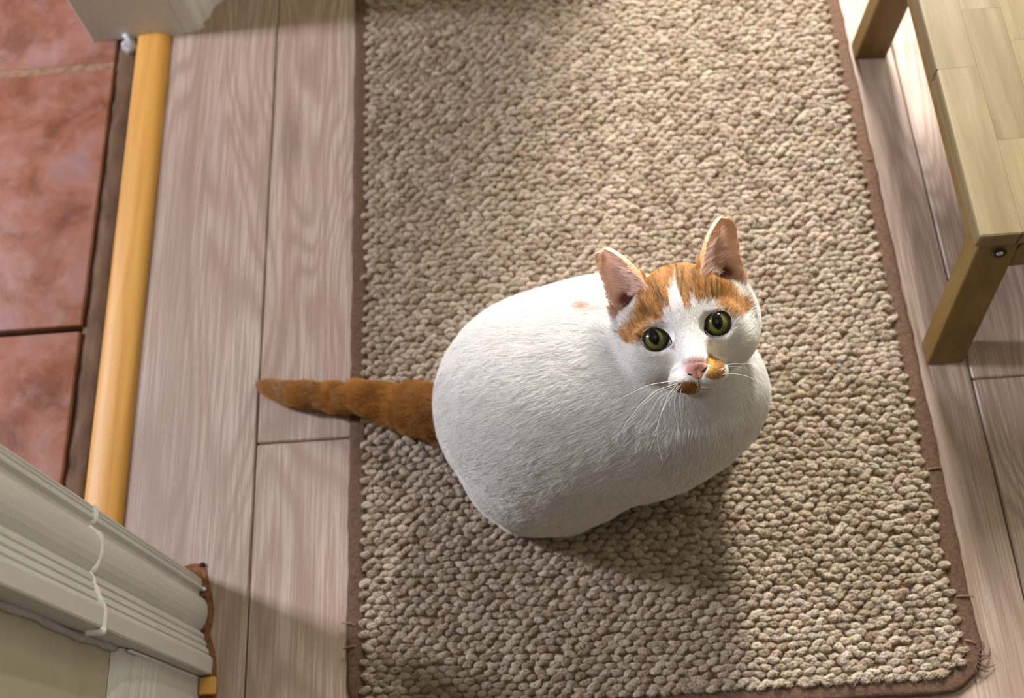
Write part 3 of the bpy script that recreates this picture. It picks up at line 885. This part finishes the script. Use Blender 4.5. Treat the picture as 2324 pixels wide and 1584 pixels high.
def coat(P, jit):
    """coat colour at points; jit (n,2) shifts the pattern by single hairs (mm)"""
    r, u, f = to_head(P)
    n = len(P)
    col = np.tile(WHITE, (n, 1))
    rr, uu = r+jit[:, 0], u+jit[:, 1]
    head = (f > -62) & (np.hypot(r, u) < 100) & (P[:, 2] > 0.2)
    o = head & (inside(ORL, rr, uu) | inside(ORR, rr, uu)) & (f > -75)
    nz = hash_noise(P, 230.0, 1)
    pl = np.stack([r*0.30+u*0.02, u*0.045, f*0.02], 1)
    st = hash_noise(pl, 1.0, 3)
    base = ORANGE*(0.82+0.36*nz)[:, None]
    base = base*(1-st[:, None]*0.45)+CREAM*(st[:, None]*0.45)
    pl2 = np.stack([r*0.62-np.sign(r)*u*0.16, u*0.075, f*0.02], 1)
    st2 = hash_noise(pl2, 1.0, 9)
    base = base*(1-0.55*np.clip((st2-0.55)*5, 0, 1))[:, None]
    col[o] = base[o]
    # darker tabby strokes on the forehead
    for (a, b, sr, su, k) in ((17, 42, 3.6, 7, .85), (-16, 33, 3.4, 9, .75), (9, 27, 2.0, 8, .8), (-9.5, 24, 1.4, 6, .8), (-24, 46, 4.0, 8, .5), (8, 46, 1.6, 8, .5), (26, 38, 2.2, 6, .35),
                              (-21, 16, 5, 2.2, .5), (-37, 5, 4, 2.0, .7), (44, 3.5, 6, 2.0, .6), (-2, 54, 2, 6, .35), (-30, 28, 3, 9, .35), (0.5, 42, 1.5, 4, -.7), (14, 55, 2, 5, -.5), (-6, 55, 2.2, 6, -.5)):
        w = np.exp(-(((rr-a)/sr)**2+((uu-b)/su)**2))*abs(k)
        w = np.where(o, w, 0)[:, None]
        col = col*(1-w)+(DORANGE if k > 0 else CREAM)*w
    z = head & (inside(MZL, rr*1.0, uu) | inside(MZR, rr, uu)) & (f > np.where(u < -44, -9, -14))
    col[z] = (GINGER*(0.85+0.3*nz)[:, None])[z]
    # thin pink hairless skin above the nose and under the lip
    w = np.exp(-(((r+0.5)/8.0)**2+((u+26.5)/5.0)**2))*0.75*(f > -8)
    w = np.where(head, w, 0)[:, None]; col = col*(1-w)+np.array(lin(218, 140, 132)[:3])*w
    w = np.exp(-(((r-1.5)/9)**2+((u+52.5)/4.0)**2))*0.35*(f > -25); w = np.where(head & ~z, w, 0)[:, None]
    col = col*(1-w)+np.array(lin(176, 140, 130)[:3])*w
    for (a, b) in ((15.8, -12), (-13.8, -9.5)):
        w = np.exp(-(((r-a)/1.8)**2+((u-b)/3.4)**2))*0.6; w = np.where(head, w, 0)[:, None]
        col = col*(1-w)+np.array(lin(180, 120, 110)[:3])*w
    # ears
    e, inn, a, b, *_ = ear_mask(P)
    sgn = np.sign(r)
    ec = np.where(inn[:, None], PINK*(0.9+0.2*nz)[:, None], (ORANGE*(1-np.clip(a*1.1-.2, 0, .6))[:, None]+np.array(lin(238, 218, 196)[:3])*0.85*np.clip(a*1.1-.2, 0, .6)[:, None])*(0.9+0.3*nz)[:, None])
    wi = np.clip(1-np.abs(b-0.25)*1.2, 0, 1)*np.clip(1.0-a*1.5, 0, 1)
    ec = np.where(inn[:, None], ec*(1-0.75*wi[:, None])+DPINK*0.75*wi[:, None], ec)
    ew = np.where(inn, np.maximum(np.clip(np.abs(b)-0.72, 0, .25)*2.6, np.clip(a-0.9, 0, .1)*6), 0)[:, None]
    ec = ec*(1-ew*.8)+np.array(lin(240, 222, 204)[:3])*0.95*ew*.8
    hole = np.exp(-((a-0.17)/0.12)**2-((b-0.25)/0.42)**2)[:, None]*inn[:, None]  # shade inside the ear canal, painted into the ear colour
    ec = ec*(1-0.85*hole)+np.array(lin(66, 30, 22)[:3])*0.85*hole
    col = np.where(e[:, None], ec, col)
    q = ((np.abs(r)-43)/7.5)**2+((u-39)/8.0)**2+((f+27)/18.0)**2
    w = (np.clip(1.6*np.exp(-q*1.2), 0, .93)*head)[:, None]  # carved canal hollow shaded further through its colour
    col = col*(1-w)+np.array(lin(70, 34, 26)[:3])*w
    # tail
    d, s, _ = tail_param(P)
    tm = (P[:, 0]+jit[:, 0]*0.0006 < -0.112) & (d < 0.045)
    ring = 0.5+0.30*np.sin(s*44.0+1.2+hash_noise(P, 60, 5)*2.0)
    tcol = np.array(lin(204, 148, 72)[:3])*(1-ring[:, None])+np.array(lin(164, 108, 44)[:3])*ring[:, None]
    xb = P[:, 0]+jit[:, 0]*0.0007+0.006*(hash_noise(P, 90, 6)-.5)
    for (xc, wd, kk) in ((-0.295, 0.0065, 0.75), (-0.258, 0.0060, 0.50), (-0.318, 0.004, 0.35), (-0.222, 0.006, 0.25)):
        tw_ = (np.exp(-((xb-xc)/wd)**2)*kk)[:, None]
        tcol = tcol*(1-tw_)+CREAM*0.80*tw_
    dk = np.clip(1-(s-0.1)*3.0, 0, 1)*0.45
    tcol = tcol*(1-dk[:, None])+DORANGE*0.75*dk[:, None]
    tcol = tcol*(0.75+0.5*nz)[:, None]
    col[tm] = tcol[tm]
    # small apricot mark on the shoulder
    q = P-np.array([0.0330, 0.4262, 0.2315])
    q1 = (q[:, 0]*0.80-q[:, 1]*0.60)*1000+jit[:, 0]*.4; q2 = (q[:, 0]*0.60+q[:, 1]*0.80)*1000
    w = np.exp(-(q1/7.0)**2-(q2/4.5)**2)*0.65*(np.linalg.norm(q, axis=1) < .02)*(0.6+0.8*hash_noise(P, 260, 11))
    w = np.clip(np.where(e, 0, w), 0, 1)[:, None]
    col = col*(1-w)+np.array(lin(222, 164, 126)[:3])*w
    return np.clip(col, 0, 1)

me = bpy.data.meshes.new('cat')
me.vertices.add(len(CV)); me.vertices.foreach_set('co', CV.astype(np.float32).ravel())
me.loops.add(len(CQ)*4); me.loops.foreach_set('vertex_index', CQ.astype(np.int32).ravel())
me.polygons.add(len(CQ)); me.polygons.foreach_set('loop_start', (np.arange(len(CQ))*4).astype(np.int32))
me.update(calc_edges=True); me.validate()
cc = coat(CV, np.zeros((len(CV), 2)))
at_ = me.attributes.new('col', 'FLOAT_COLOR', 'POINT')
at_.data.foreach_set('color', np.hstack([cc, np.ones((len(CV), 1))]).astype(np.float32).ravel())

def skin_material():
    t = NT('cat_skin')
    a = t.n('ShaderNodeAttribute', _attribute_name='col')
    t.base(a.outputs['Color'], 0.9, 0.1)
    t.b.inputs['Subsurface Weight'].default_value = 0.12
    t.b.inputs['Subsurface Scale'].default_value = 0.004
    t.b.inputs['Subsurface Radius'].default_value = (1.0, 0.5, 0.35)
    return t.m
def fur_material():
    m = bpy.data.materials.new('cat_fur'); m.use_nodes = True
    t = m.node_tree; t.nodes.clear()
    out = t.nodes.new('ShaderNodeOutputMaterial')
    a = t.nodes.new('ShaderNodeAttribute'); a.attribute_name = 'hair_col'
    d = t.nodes.new('ShaderNodeBsdfDiffuse'); tr_ = t.nodes.new('ShaderNodeBsdfTranslucent')
    g = t.nodes.new('ShaderNodeBsdfGlossy'); g.inputs['Roughness'].default_value = 0.45; g.inputs['Color'].default_value = (.9, .9, .9, 1)
    mx = t.nodes.new('ShaderNodeMixShader'); mx.inputs[0].default_value = 0.42
    m2 = t.nodes.new('ShaderNodeMixShader'); m2.inputs[0].default_value = 0.02
    t.links.new(a.outputs['Color'], d.inputs['Color']); t.links.new(a.outputs['Color'], tr_.inputs['Color'])
    t.links.new(d.outputs[0], mx.inputs[1]); t.links.new(tr_.outputs[0], mx.inputs[2])
    t.links.new(mx.outputs[0], m2.inputs[1]); t.links.new(g.outputs[0], m2.inputs[2])
    t.links.new(m2.outputs[0], out.inputs['Surface'])
    return m
M['skin'] = skin_material(); M['fur'] = fur_material()
cat = link('cat', me, M['skin'], label='white cat with orange forehead patches and orange tail, looking up from the rug', cat='cat')

# --- fur ---------------------------------------------------------------
nrm = np.empty(len(CV)*3, np.float32); me.vertices.foreach_get('normal', nrm) if False else None
vn = np.zeros_like(CV)
T3 = np.vstack([CQ[:, [0, 1, 2]], CQ[:, [0, 2, 3]]])
fn = np.cross(CV[T3[:, 1]]-CV[T3[:, 0]], CV[T3[:, 2]]-CV[T3[:, 0]])
for c in range(3):
    for k in range(3): vn[:, c] += np.bincount(T3[:, k], fn[:, c], len(CV))
vn /= np.maximum(np.linalg.norm(vn, axis=1), 1e-12)[:, None]
ar = np.linalg.norm(fn, axis=1)*0.5
cen = CV[T3].mean(1)
# flip check
if (vn[:, 2]*(CV[:, 2]-0.12)).sum() < 0: vn = -vn

def sample(nh, dens):
    p = ar*dens; p = p/p.sum()
    ti = rng.choice(len(T3), nh, p=p)
    a = rng.uniform(0, 1, (nh, 2)); fl = a.sum(1) > 1; a[fl] = 1-a[fl]
    b = np.stack([1-a.sum(1), a[:, 0], a[:, 1]], 1)[..., None]
    P = (CV[T3[ti]]*b).sum(1); Nn = (vn[T3[ti]]*b).sum(1); Nn /= np.linalg.norm(Nn, axis=1)[:, None]
    return P, Nn

r_, u_, f_ = to_head(cen)
inhead = (f_ > -60) & (np.hypot(r_, u_) < 75) & (cen[:, 2] > 0.21)
dens = np.where(inhead, 4.2, 1.0)
# sides that face the rug or lie deep in shade need less
fz = fn[:, 2]/np.maximum(np.linalg.norm(fn, axis=1), 1e-12)
if (fz*(cen[:, 2]-0.12)*ar).sum() < 0: fz = -fz
dens *= np.where(fz < -0.6, 0.25, 1.0)
dens *= np.where(cen[:, 0] < -0.125, 2.6, 1.0)
NH = 620000
P, Nn = sample(NH, dens)
r, u, f = to_head(P)
head = (f > -58) & (np.hypot(r, u) < 78) & (P[:, 2] > 0.21)
e, inn, ea, eb, eax, ewx = ear_mask(P)
td, ts, tdir = tail_param(P)
tail = (P[:, 0] < -0.108) & (td < 0.045)
# groom: body hair sweeps from the neck to the rump and down the flanks
neck = hw(0, 10, -60)
flow = np.stack([-0.9-0*P[:, 0], 0.25*(P[:, 1]-0.38)/0.1, -0.45-1.2*np.clip(0.12-P[:, 2], 0, .1)/.1], 1)
away = P-neck; away /= np.linalg.norm(away, axis=1)[:, None]
wn = np.clip(1-np.linalg.norm(P-neck, axis=1)/0.13, 0, 1)[:, None]
flow = flow*(1-wn)+away*1.2*wn
chest = np.clip((P[:, 0]-0.06)/0.05, 0, 1)*np.clip((0.40-P[:, 1])/0.05, 0, 1)
flow = flow*(1-chest[:, None])+np.stack([-0.15+0*ts, -0.25+0*ts, -1.0+0*ts], 1)*chest[:, None]
nose = hw(0, -28, 8)
hd = P-nose
hflow = hd/np.linalg.norm(hd, axis=1)[:, None]-HF*0.25
up_ = np.clip((u-8)/14, 0, 1)[:, None]
hflow = hflow*(1-up_*.5)+HU*0.9*up_*.5
hw_ = np.clip((f+60)/22, 0, 1)*head
flow = np.where(head[:, None], flow*(1-hw_[:, None])+hflow*hw_[:, None], flow)
flow = np.where(tail[:, None], tdir, flow)
flow = np.where(e[:, None], eax*0.75+ewx*np.where(inn, 0.8, 0.0)[:, None], flow)
flow = flow-Nn*(flow*Nn).sum(1)[:, None]
flow /= np.maximum(np.linalg.norm(flow, axis=1), 1e-6)[:, None]
side = np.cross(Nn, flow)
cl = hash_noise(P, 75.0, 2)-0.5; cl2 = hash_noise(P, 190.0, 4)-0.5
flow = flow+side*(cl*0.6+cl2*0.32+rng.normal(0, .08, NH))[:, None]
flow /= np.linalg.norm(flow, axis=1)[:, None]
L = rng.uniform(0.75, 1.15, NH)*0.0135
L *= 1+cl*0.35
face = head & ~e
fl_ = np.interp(np.hypot(r, (u+20)*0.9), [10, 35, 60, 75], [0.0028, 0.0052, 0.0105, 0.013])
L = np.where(face, fl_*rng.uniform(.8, 1.15, NH), L)
L = np.where(e, np.where(inn, 0.0030, 0.0028)*rng.uniform(.7, 1.2, NH), L)
tuft = e & inn & (eb < 0.0) & (ea < 0.72) & (rng.uniform(0, 1, NH) < 0.22)
L = np.where(tuft, 0.016*rng.uniform(.6, 1.2, NH), L)
L = np.where(tail, 0.0140*np.interp(ts, [0, .7, .92, 1], [1.25, 1.0, 1.0, 0.9])*rng.uniform(.7, 1.2, NH), L)
lift = np.where(face, 0.30, 0.34)+rng.normal(0, .06, NH)
L = np.where(tail, L*(0.55+0.95*hash_noise(P, 70.0, 8)), L)
lift = np.where(tail, rng.uniform(0.35, 0.85, NH), lift); lift = np.where(e, 0.22, lift); lift = np.where(tuft, 0.55, lift)
# no hair over eyes, nose pad, mouth slit
ctr = [np.array(EYEL).mean(0), np.array(EYER).mean(0)]
bad = np.zeros(NH, bool)
for poly, c0 in ((EYEL, ctr[0]), (EYER, ctr[1])):
    pp = [(c0[0]+(x-c0[0])*1.11, c0[1]+(y-c0[1])*1.12) for x, y in poly]
    bad |= inside(pp, r, u) & (f > -25)
NOSE = [(-9.6, -30.6), (-6.9, -27.0), (0, -25.8), (7.0, -27.2), (9.8, -30.2), (6.6, -34.6), (2.6, -39.0), (0, -40.6), (-2.8, -39.2), (-6.4, -35.2)]
bad |= inside([(x*0.97, y) for x, y in NOSE], r, u) & (f > -5)
bad |= (e & inn & (ea < 0.32) & (np.abs(eb-.4) < 0.4))
bad |= (e & inn & ~tuft & (rng.uniform(0, 1, NH) < 0.35))
cq = ((np.abs(r)-43)/7.5)**2+((u-39)/8.0)**2+((f+27)/18.0)**2
bad |= head & (cq < 1.0) & (rng.uniform(0, 1, NH) < 0.93)
bad |= P[:, 2] < 0.0005
keep = ~bad
jr = rng.normal(0, 1, (NH, 2))*np.where(face, np.interp(u, [-25, 0], [0.5, 1.3]), 6.0)[:, None]
# pattern jitter mostly along the lie of the hair
fr = flow@HR; fu = flow@HU
along = rng.normal(0, 1, NH)*np.where(face, np.interp(u, [-25, 5], [0.7, 2.6]), 4.0)
jit = np.stack([fr*along+jr[:, 0]*.3, fu*along+jr[:, 1]*.3], 1)
Pc = P+np.where(face[:, None], flow*(L*0.62)[:, None], 0.0)
hc = coat(Pc, jit)
hc = np.where(tuft[:, None], np.array(lin(236, 206, 188)[:3]), hc)
oran = (hc[:, 2] < 0.35) & face
pale = oran & (rng.uniform(0, 1, NH) < 0.20); deep = oran & ~pale & (rng.uniform(0, 1, NH) < 0.22)
hc[pale] = hc[pale]*0.35+CREAM*0.65
hc[deep] = hc[deep]*0.45+DORANGE*0.55
hc = hc*np.clip(1+rng.normal(0, .06, NH)+cl2*0.10, .7, 1.05)[:, None]
P, Nn, flow, L, lift, hc = P[keep], Nn[keep], flow[keep], L[keep], lift[keep], hc[keep]
isf = face[keep]; ise = e[keep]; isn = tail[keep]; istf = tuft[keep]
K = len(P)
ss = np.array([0, .36, .70, 1.0])
pts = np.empty((K, 4, 3))
for i, s in enumerate(ss):
    # bends over as it goes
    nl = lift*(s-0.45*s*s)
    pts[:, i] = P-Nn*0.0004+(flow*(s*np.sqrt(np.maximum(1-lift**2, .2)))[:, None]+Nn*nl[:, None])*L[:, None]
pts[:, 1:, :] += rng.normal(0, 1, (K, 3, 3))*(L*0.022)[:, None, None]
floorz = np.interp(pts[..., 0], [-0.262, -0.232], [0.0012, 0.0119])
pts[..., 2] = np.maximum(pts[..., 2], floorz)
rad0 = np.where(isf, 0.000085, 0.000115); rad0 = np.where(ise, 0.00009, rad0); rad0 = np.where(isn, 0.00012, rad0); rad0 = np.where(istf, .00010, rad0)
rads = rad0[:, None]*np.array([1.0, 0.95, 0.7, 0.18])[None]
hcv = bpy.data.hair_curves.new('fur')
hcv.add_curves([4]*K)
hcv.attributes['position'].data.foreach_set('vector', pts.astype(np.float32).ravel())
ra = hcv.attributes.get('radius') or hcv.attributes.new('radius', 'FLOAT', 'POINT')
ra.data.foreach_set('value', rads.astype(np.float32).ravel())
hca = hcv.attributes.new('hair_col', 'FLOAT_COLOR', 'CURVE')
hca.data.foreach_set('color', np.hstack([hc, np.ones((K, 1))]).astype(np.float32).ravel())
hcv.materials.append(M['fur'])
fur = bpy.data.objects.new('fur', hcv); COL.objects.link(fur); fur.parent = cat; fur['kind'] = 'stuff'

# --- face parts ----------------------------------------------------------
bvh = BVHTree.FromPolygons([tuple(p) for p in CV], [tuple(q) for q in CQ])
def snap(r, u, lift=0.0):
    o = Vector(hw(r, u, 60)); h = bvh.ray_cast(o, Vector(-HF), 0.2)
    p = np.array(h[0]) if h[0] is not None else hw(r, u, -10)
    return p+HF*lift*0.001
def iris_material():
    t = NT('cat_iris')
    co = t.coords((1000, 1000, 1000))
    sp = t.t.nodes.new('ShaderNodeSeparateXYZ'); t.l(co, sp.inputs[0])
    rad = t.math('SQRT', t.math('ADD', t.math('POWER', sp.outputs[0], 2.0), t.math('POWER', sp.outputs[1], 2.0)))
    nz = t.noise(co, 1.1, 4, 0.65)
    rad2 = t.math('ADD', rad, t.math('MULTIPLY', t.math('SUBTRACT', nz, 0.5), 1.1))
    c = t.ramp(t.math('DIVIDE', rad2, 12.0), [(0.30, lin(96, 92, 38)), (0.50, lin(106, 104, 50)), (0.61, lin(84, 80, 38)), (0.69, lin(40, 37, 22)), (0.73, lin(20, 19, 15))])
    c = t.mix(t.ramp(nz, [(0.45, (0, 0, 0, 1)), (0.75, (.5, .5, .5, 1))]), c, lin(70, 68, 28))
    t.base(c, 0.18, 0.18)
    return t.m
M['iris'] = iris_material()
M['pupil'] = NT('pupil_black').base(lin(16, 16, 15), 0.16, 0.2)
M['lid'] = NT('eyelid_skin').base(lin(50, 38, 29), 0.75, 0.15)
M['nose'] = simple('nose_leather', lin(218, 146, 128), lin(232, 172, 154), (900, 900, 900), 0.5, 0.3, 0.0004)
M['nostril'] = NT('nostril_dark').base(lin(44, 26, 22), 0.8)
M['lip'] = NT('lip_dark').base(lin(96, 54, 44), 0.7)
M['whisker'] = NT('whisker_white').base(lin(246, 246, 244), 0.35)

HROT = Matrix(((HR[0], HU[0], HF[0]), (HR[1], HU[1], HF[1]), (HR[2], HU[2], HF[2])))
def head_obj(name, me, org, mat, parent=None, **k):
    o = link(name, me, mat, **k)
    o.matrix_world = Matrix.Translation(Vector(org)) @ HROT.to_4x4()
    if parent is not None:
        o.parent = parent; o.matrix_parent_inverse = Matrix.Identity(4)
        if parent is not cat: o.matrix_parent_inverse = parent.matrix_world.inverted()
    return o
EF, ER = -10.4, 13.2      # eyeball centre depth and radius (mm)
for poly, ic, pc, pw, ph_, pang in ((EYEL, (-26.6, -0.4), (-26.9, 1.9), 4.4, 6.6, 0.10), (EYER, (25.4, -0.4), (25.5, 1.7), 4.4, 6.6, -0.05)):
    bm = bmesh.new(); bmesh.ops.create_uvsphere(bm, u_segments=40, v_segments=24, radius=ER*0.001)
    eye = head_obj('eye', bm_mesh('eye', bm), hw(ic[0], ic[1], EF), M['iris'], cat)
    bpy.context.view_layer.update()
    # pupil: a curved lens hugging the eyeball
    v, fcs = [], []
    na, nr = 28, 6
    for i in range(nr+1):
        s = i/nr
        for k in range(na):
            a = 2*math.pi*k/na
            x = pw*s*math.cos(a); y = ph_*s*math.sin(a)
            if y < 0: x *= 1-0.25*(y/ph_)**2
            x, y = x*math.cos(pang)-y*math.sin(pang), x*math.sin(pang)+y*math.cos(pang)
            x += pc[0]-ic[0]; y += pc[1]-ic[1]
            z = math.sqrt(max(ER**2-x*x-y*y, .1))+0.06*(1-s**4)+0.01
            v.append((x*.001, y*.001, z*.001))
    for i in range(nr):
        for k in range(na):
            a, b = i*na+k, i*na+(k+1) % na
            fcs.append((a, b, b+na, a+na))
    head_obj('pupil', mesh_py('pupil', v, fcs), hw(ic[0], ic[1], EF), M['pupil'], eye)
    # eyelid: ring from the opening (on the eyeball) out to the face
    q = np.array(poly); q = np.vstack([q, q[:1]])
    q = spline(q, 65)[:-1]
    c0 = q.mean(0); q = c0+(q-c0)*1.09
    v, fcs = [], []
    rings = [(0.95, None, 0.06), (0.985, 'max', 0.30), (1.035, 'max', 0.42), (1.075, 'max', 0.22), (1.13, 'face', -0.3), (1.20, 'face', -1.4)]
    m = len(q)
    for sc, how, lf in rings:
        for (x, y) in q:
            X, Y_ = c0[0]+(x-c0[0])*sc, c0[1]+(y-c0[1])*sc
            dx, dy = X-ic[0], Y_-ic[1]
            zs = EF+math.sqrt(max(ER**2-dx*dx-dy*dy, 4.0))
            if how is None: z = zs+lf
            else:
                p = snap(X, Y_); zf = (p-E0)@HF*1000
                z = zf+lf if how == 'face' else max(zs, zf)+lf
            v.append(hw(X, Y_, z))
    for i in range(len(rings)-1):
        for k in range(m):
            a, b = i*m+k, i*m+(k+1) % m
            fcs.append((a, b, b+m, a+m))
    lid = mesh_py('eyelid', v, fcs)
    lid.materials.append(M['lid']); lid.materials.append(M['skin'])
    ac = lid.attributes.new('col', 'FLOAT_COLOR', 'POINT')
    vv = np.array([list(x) for x in v]); lc = coat(vv, np.zeros((len(vv), 2)))
    ac.data.foreach_set('color', np.hstack([lc, np.ones((len(vv), 1))]).astype(np.float32).ravel())
    for pi, pl in enumerate(lid.polygons): pl.material_index = 0 if pi < 3*m else 1
    link('eyelid', lid, None, cat)

# nose pad
q = np.array(NOSE+[NOSE[0]]); q = spline(q, 49)[:-1]
c0 = np.array([0.0, -31.5])
v, fcs = [], []
nr = 7
for i in range(nr+1):
    s = i/nr
    for (x, y) in q:
        X, Y_ = c0[0]+(x-c0[0])*s, c0[1]+(y-c0[1])*s
        p = snap(X, Y_)
        z = (p-E0)@HF*1000
        groove = -0.5*math.exp(-(X/0.9)**2)*(1 if Y_ < -31 else 0.0)
        v.append(hw(X, Y_, z+1.3*(1-s**2.2)+groove-0.15*(s > .99)))
m = len(q)
for i in range(nr):
    for k in range(m):
        a, b = i*m+k, i*m+(k+1) % m
        fcs.append((a, b, b+m, a+m))
nose_o = link('nose', mesh_py('nose', v, fcs), M['nose'], cat)
nose_bvh = BVHTree.FromPolygons([Vector(x) for x in v], fcs)
def snap2(r, u, lf):
    o = Vector(hw(r, u, 60)); h = nose_bvh.ray_cast(o, Vector(-HF), 0.2); p = snap(r, u)
    if h[0] is not None and (np.array(h[0])-p)@HF > 0: p = np.array(h[0])
    return p+HF*lf*0.001
for path, rd in (([(-4.2, -34.6), (-6.2, -34.3), (-8.2, -32.6), (-11.0, -30.6)], [.7, 1.15, .6, .2]), ([(2.9, -34.5), (5.0, -33.6), (8.0, -31.8), (11.4, -29.4)], [.7, 1.2, .8, .25])):
    pp = spline([list(snap2(a, b, -0.62)) for a, b in path], 12)
    rr = np.interp(np.linspace(0, 3, 12), [0, 1, 2, 3], rd)*0.001
    o = link('nostril', tube_mesh('nostril', pp, rr, 8), M['nostril'], nose_o)
for path, rd in (([(0.2, -38.0), (-0.6, -41.5), (-1.0, -47.6)], .42), ([(-1.0, -47.6), (-4.0, -49.8), (-8.5, -50.6)], .36), ([(-1.0, -47.6), (3.0, -49.3), (7.5, -49.9)], .3)):
    pp = spline([list(snap2(a, b, 0.25)) for a, b in path], 14)
    link('mouth_line', tube_mesh('mouth_line', pp, [rd*.001*(1-.5*(i/13)**2) for i in range(14)], 6), M['lip'], cat)

# whiskers
WH = [[(-31.1, -35.2), (-41.5, -35.0), (-52.6, -37.1), (-66.2, -40.6), (-77.7, -44.7)],
      [(-33.8, -40.4), (-46.5, -46.3), (-57.6, -54.0), (-66.6, -61.6), (-74.2, -69.5), (-78.7, -76.1)],
      [(-31.3, -41.8), (-44.7, -47.5), (-55.6, -54.5), (-64.9, -63.4), (-71.4, -69.5)],
      [(-32.3, -45.7), (-42.3, -54.4), (-51.4, -62.7), (-58.8, -72.7), (-65.8, -83.6)],
      [(-26.1, -45.9), (-35.7, -58.9), (-40.8, -68.1), (-43.7, -76.5), (-45.2, -88.1), (-45.2, -100.7)],
      [(-21.6, -44.9), (-30.7, -53.2), (-37.8, -61.9), (-43.5, -73.1), (-50.3, -83.3), (-54.8, -89.9)],
      [(-29.9, -47.0), (-37.2, -56.4), (-43.8, -66.0)], [(-18.3, -50.0), (-20.2, -60.0), (-20.7, -70.4)],
      [(-23.4, -52.2), (-25.3, -63.7), (-25.5, -76.9), (-25.4, -90.3)], [(-27.1, -52.7), (-30.8, -65.8)],
      [(25.4, -34.0), (36.8, -36.2), (46.8, -38.4), (61.7, -43.3)], [(21.7, -40.5), (32.1, -43.8), (40.6, -48.8), (45.9, -52.9), (52.1, -58.7)], [(22.9, -35.5), (29.7, -36.5), (39.2, -40.7)]]
for i, wl in enumerate(WH):
    sgn = -1 if wl[0][0] < 0 else 1
    root = (sgn*(13+1.5*(i % 3)), -37-1.6*(i % 4))
    full = [root]+wl
    P3 = []
    for k, (a, b) in enumerate(full):
        dist = math.hypot(a-root[0], b-root[1])
        P3.append(hw(a, b, 11.5-0.10*dist-0.0006*dist*dist))
    P3[0] = snap(*root)
    pp = spline(P3, 18)
    thick = 0.00029 if i in (1, 4, 0, 5) else 0.00019
    link('whisker', tube_mesh('whisker', pp, [thick*(1-0.85*(k/17)) for k in range(18)], 5), M['whisker'], cat)
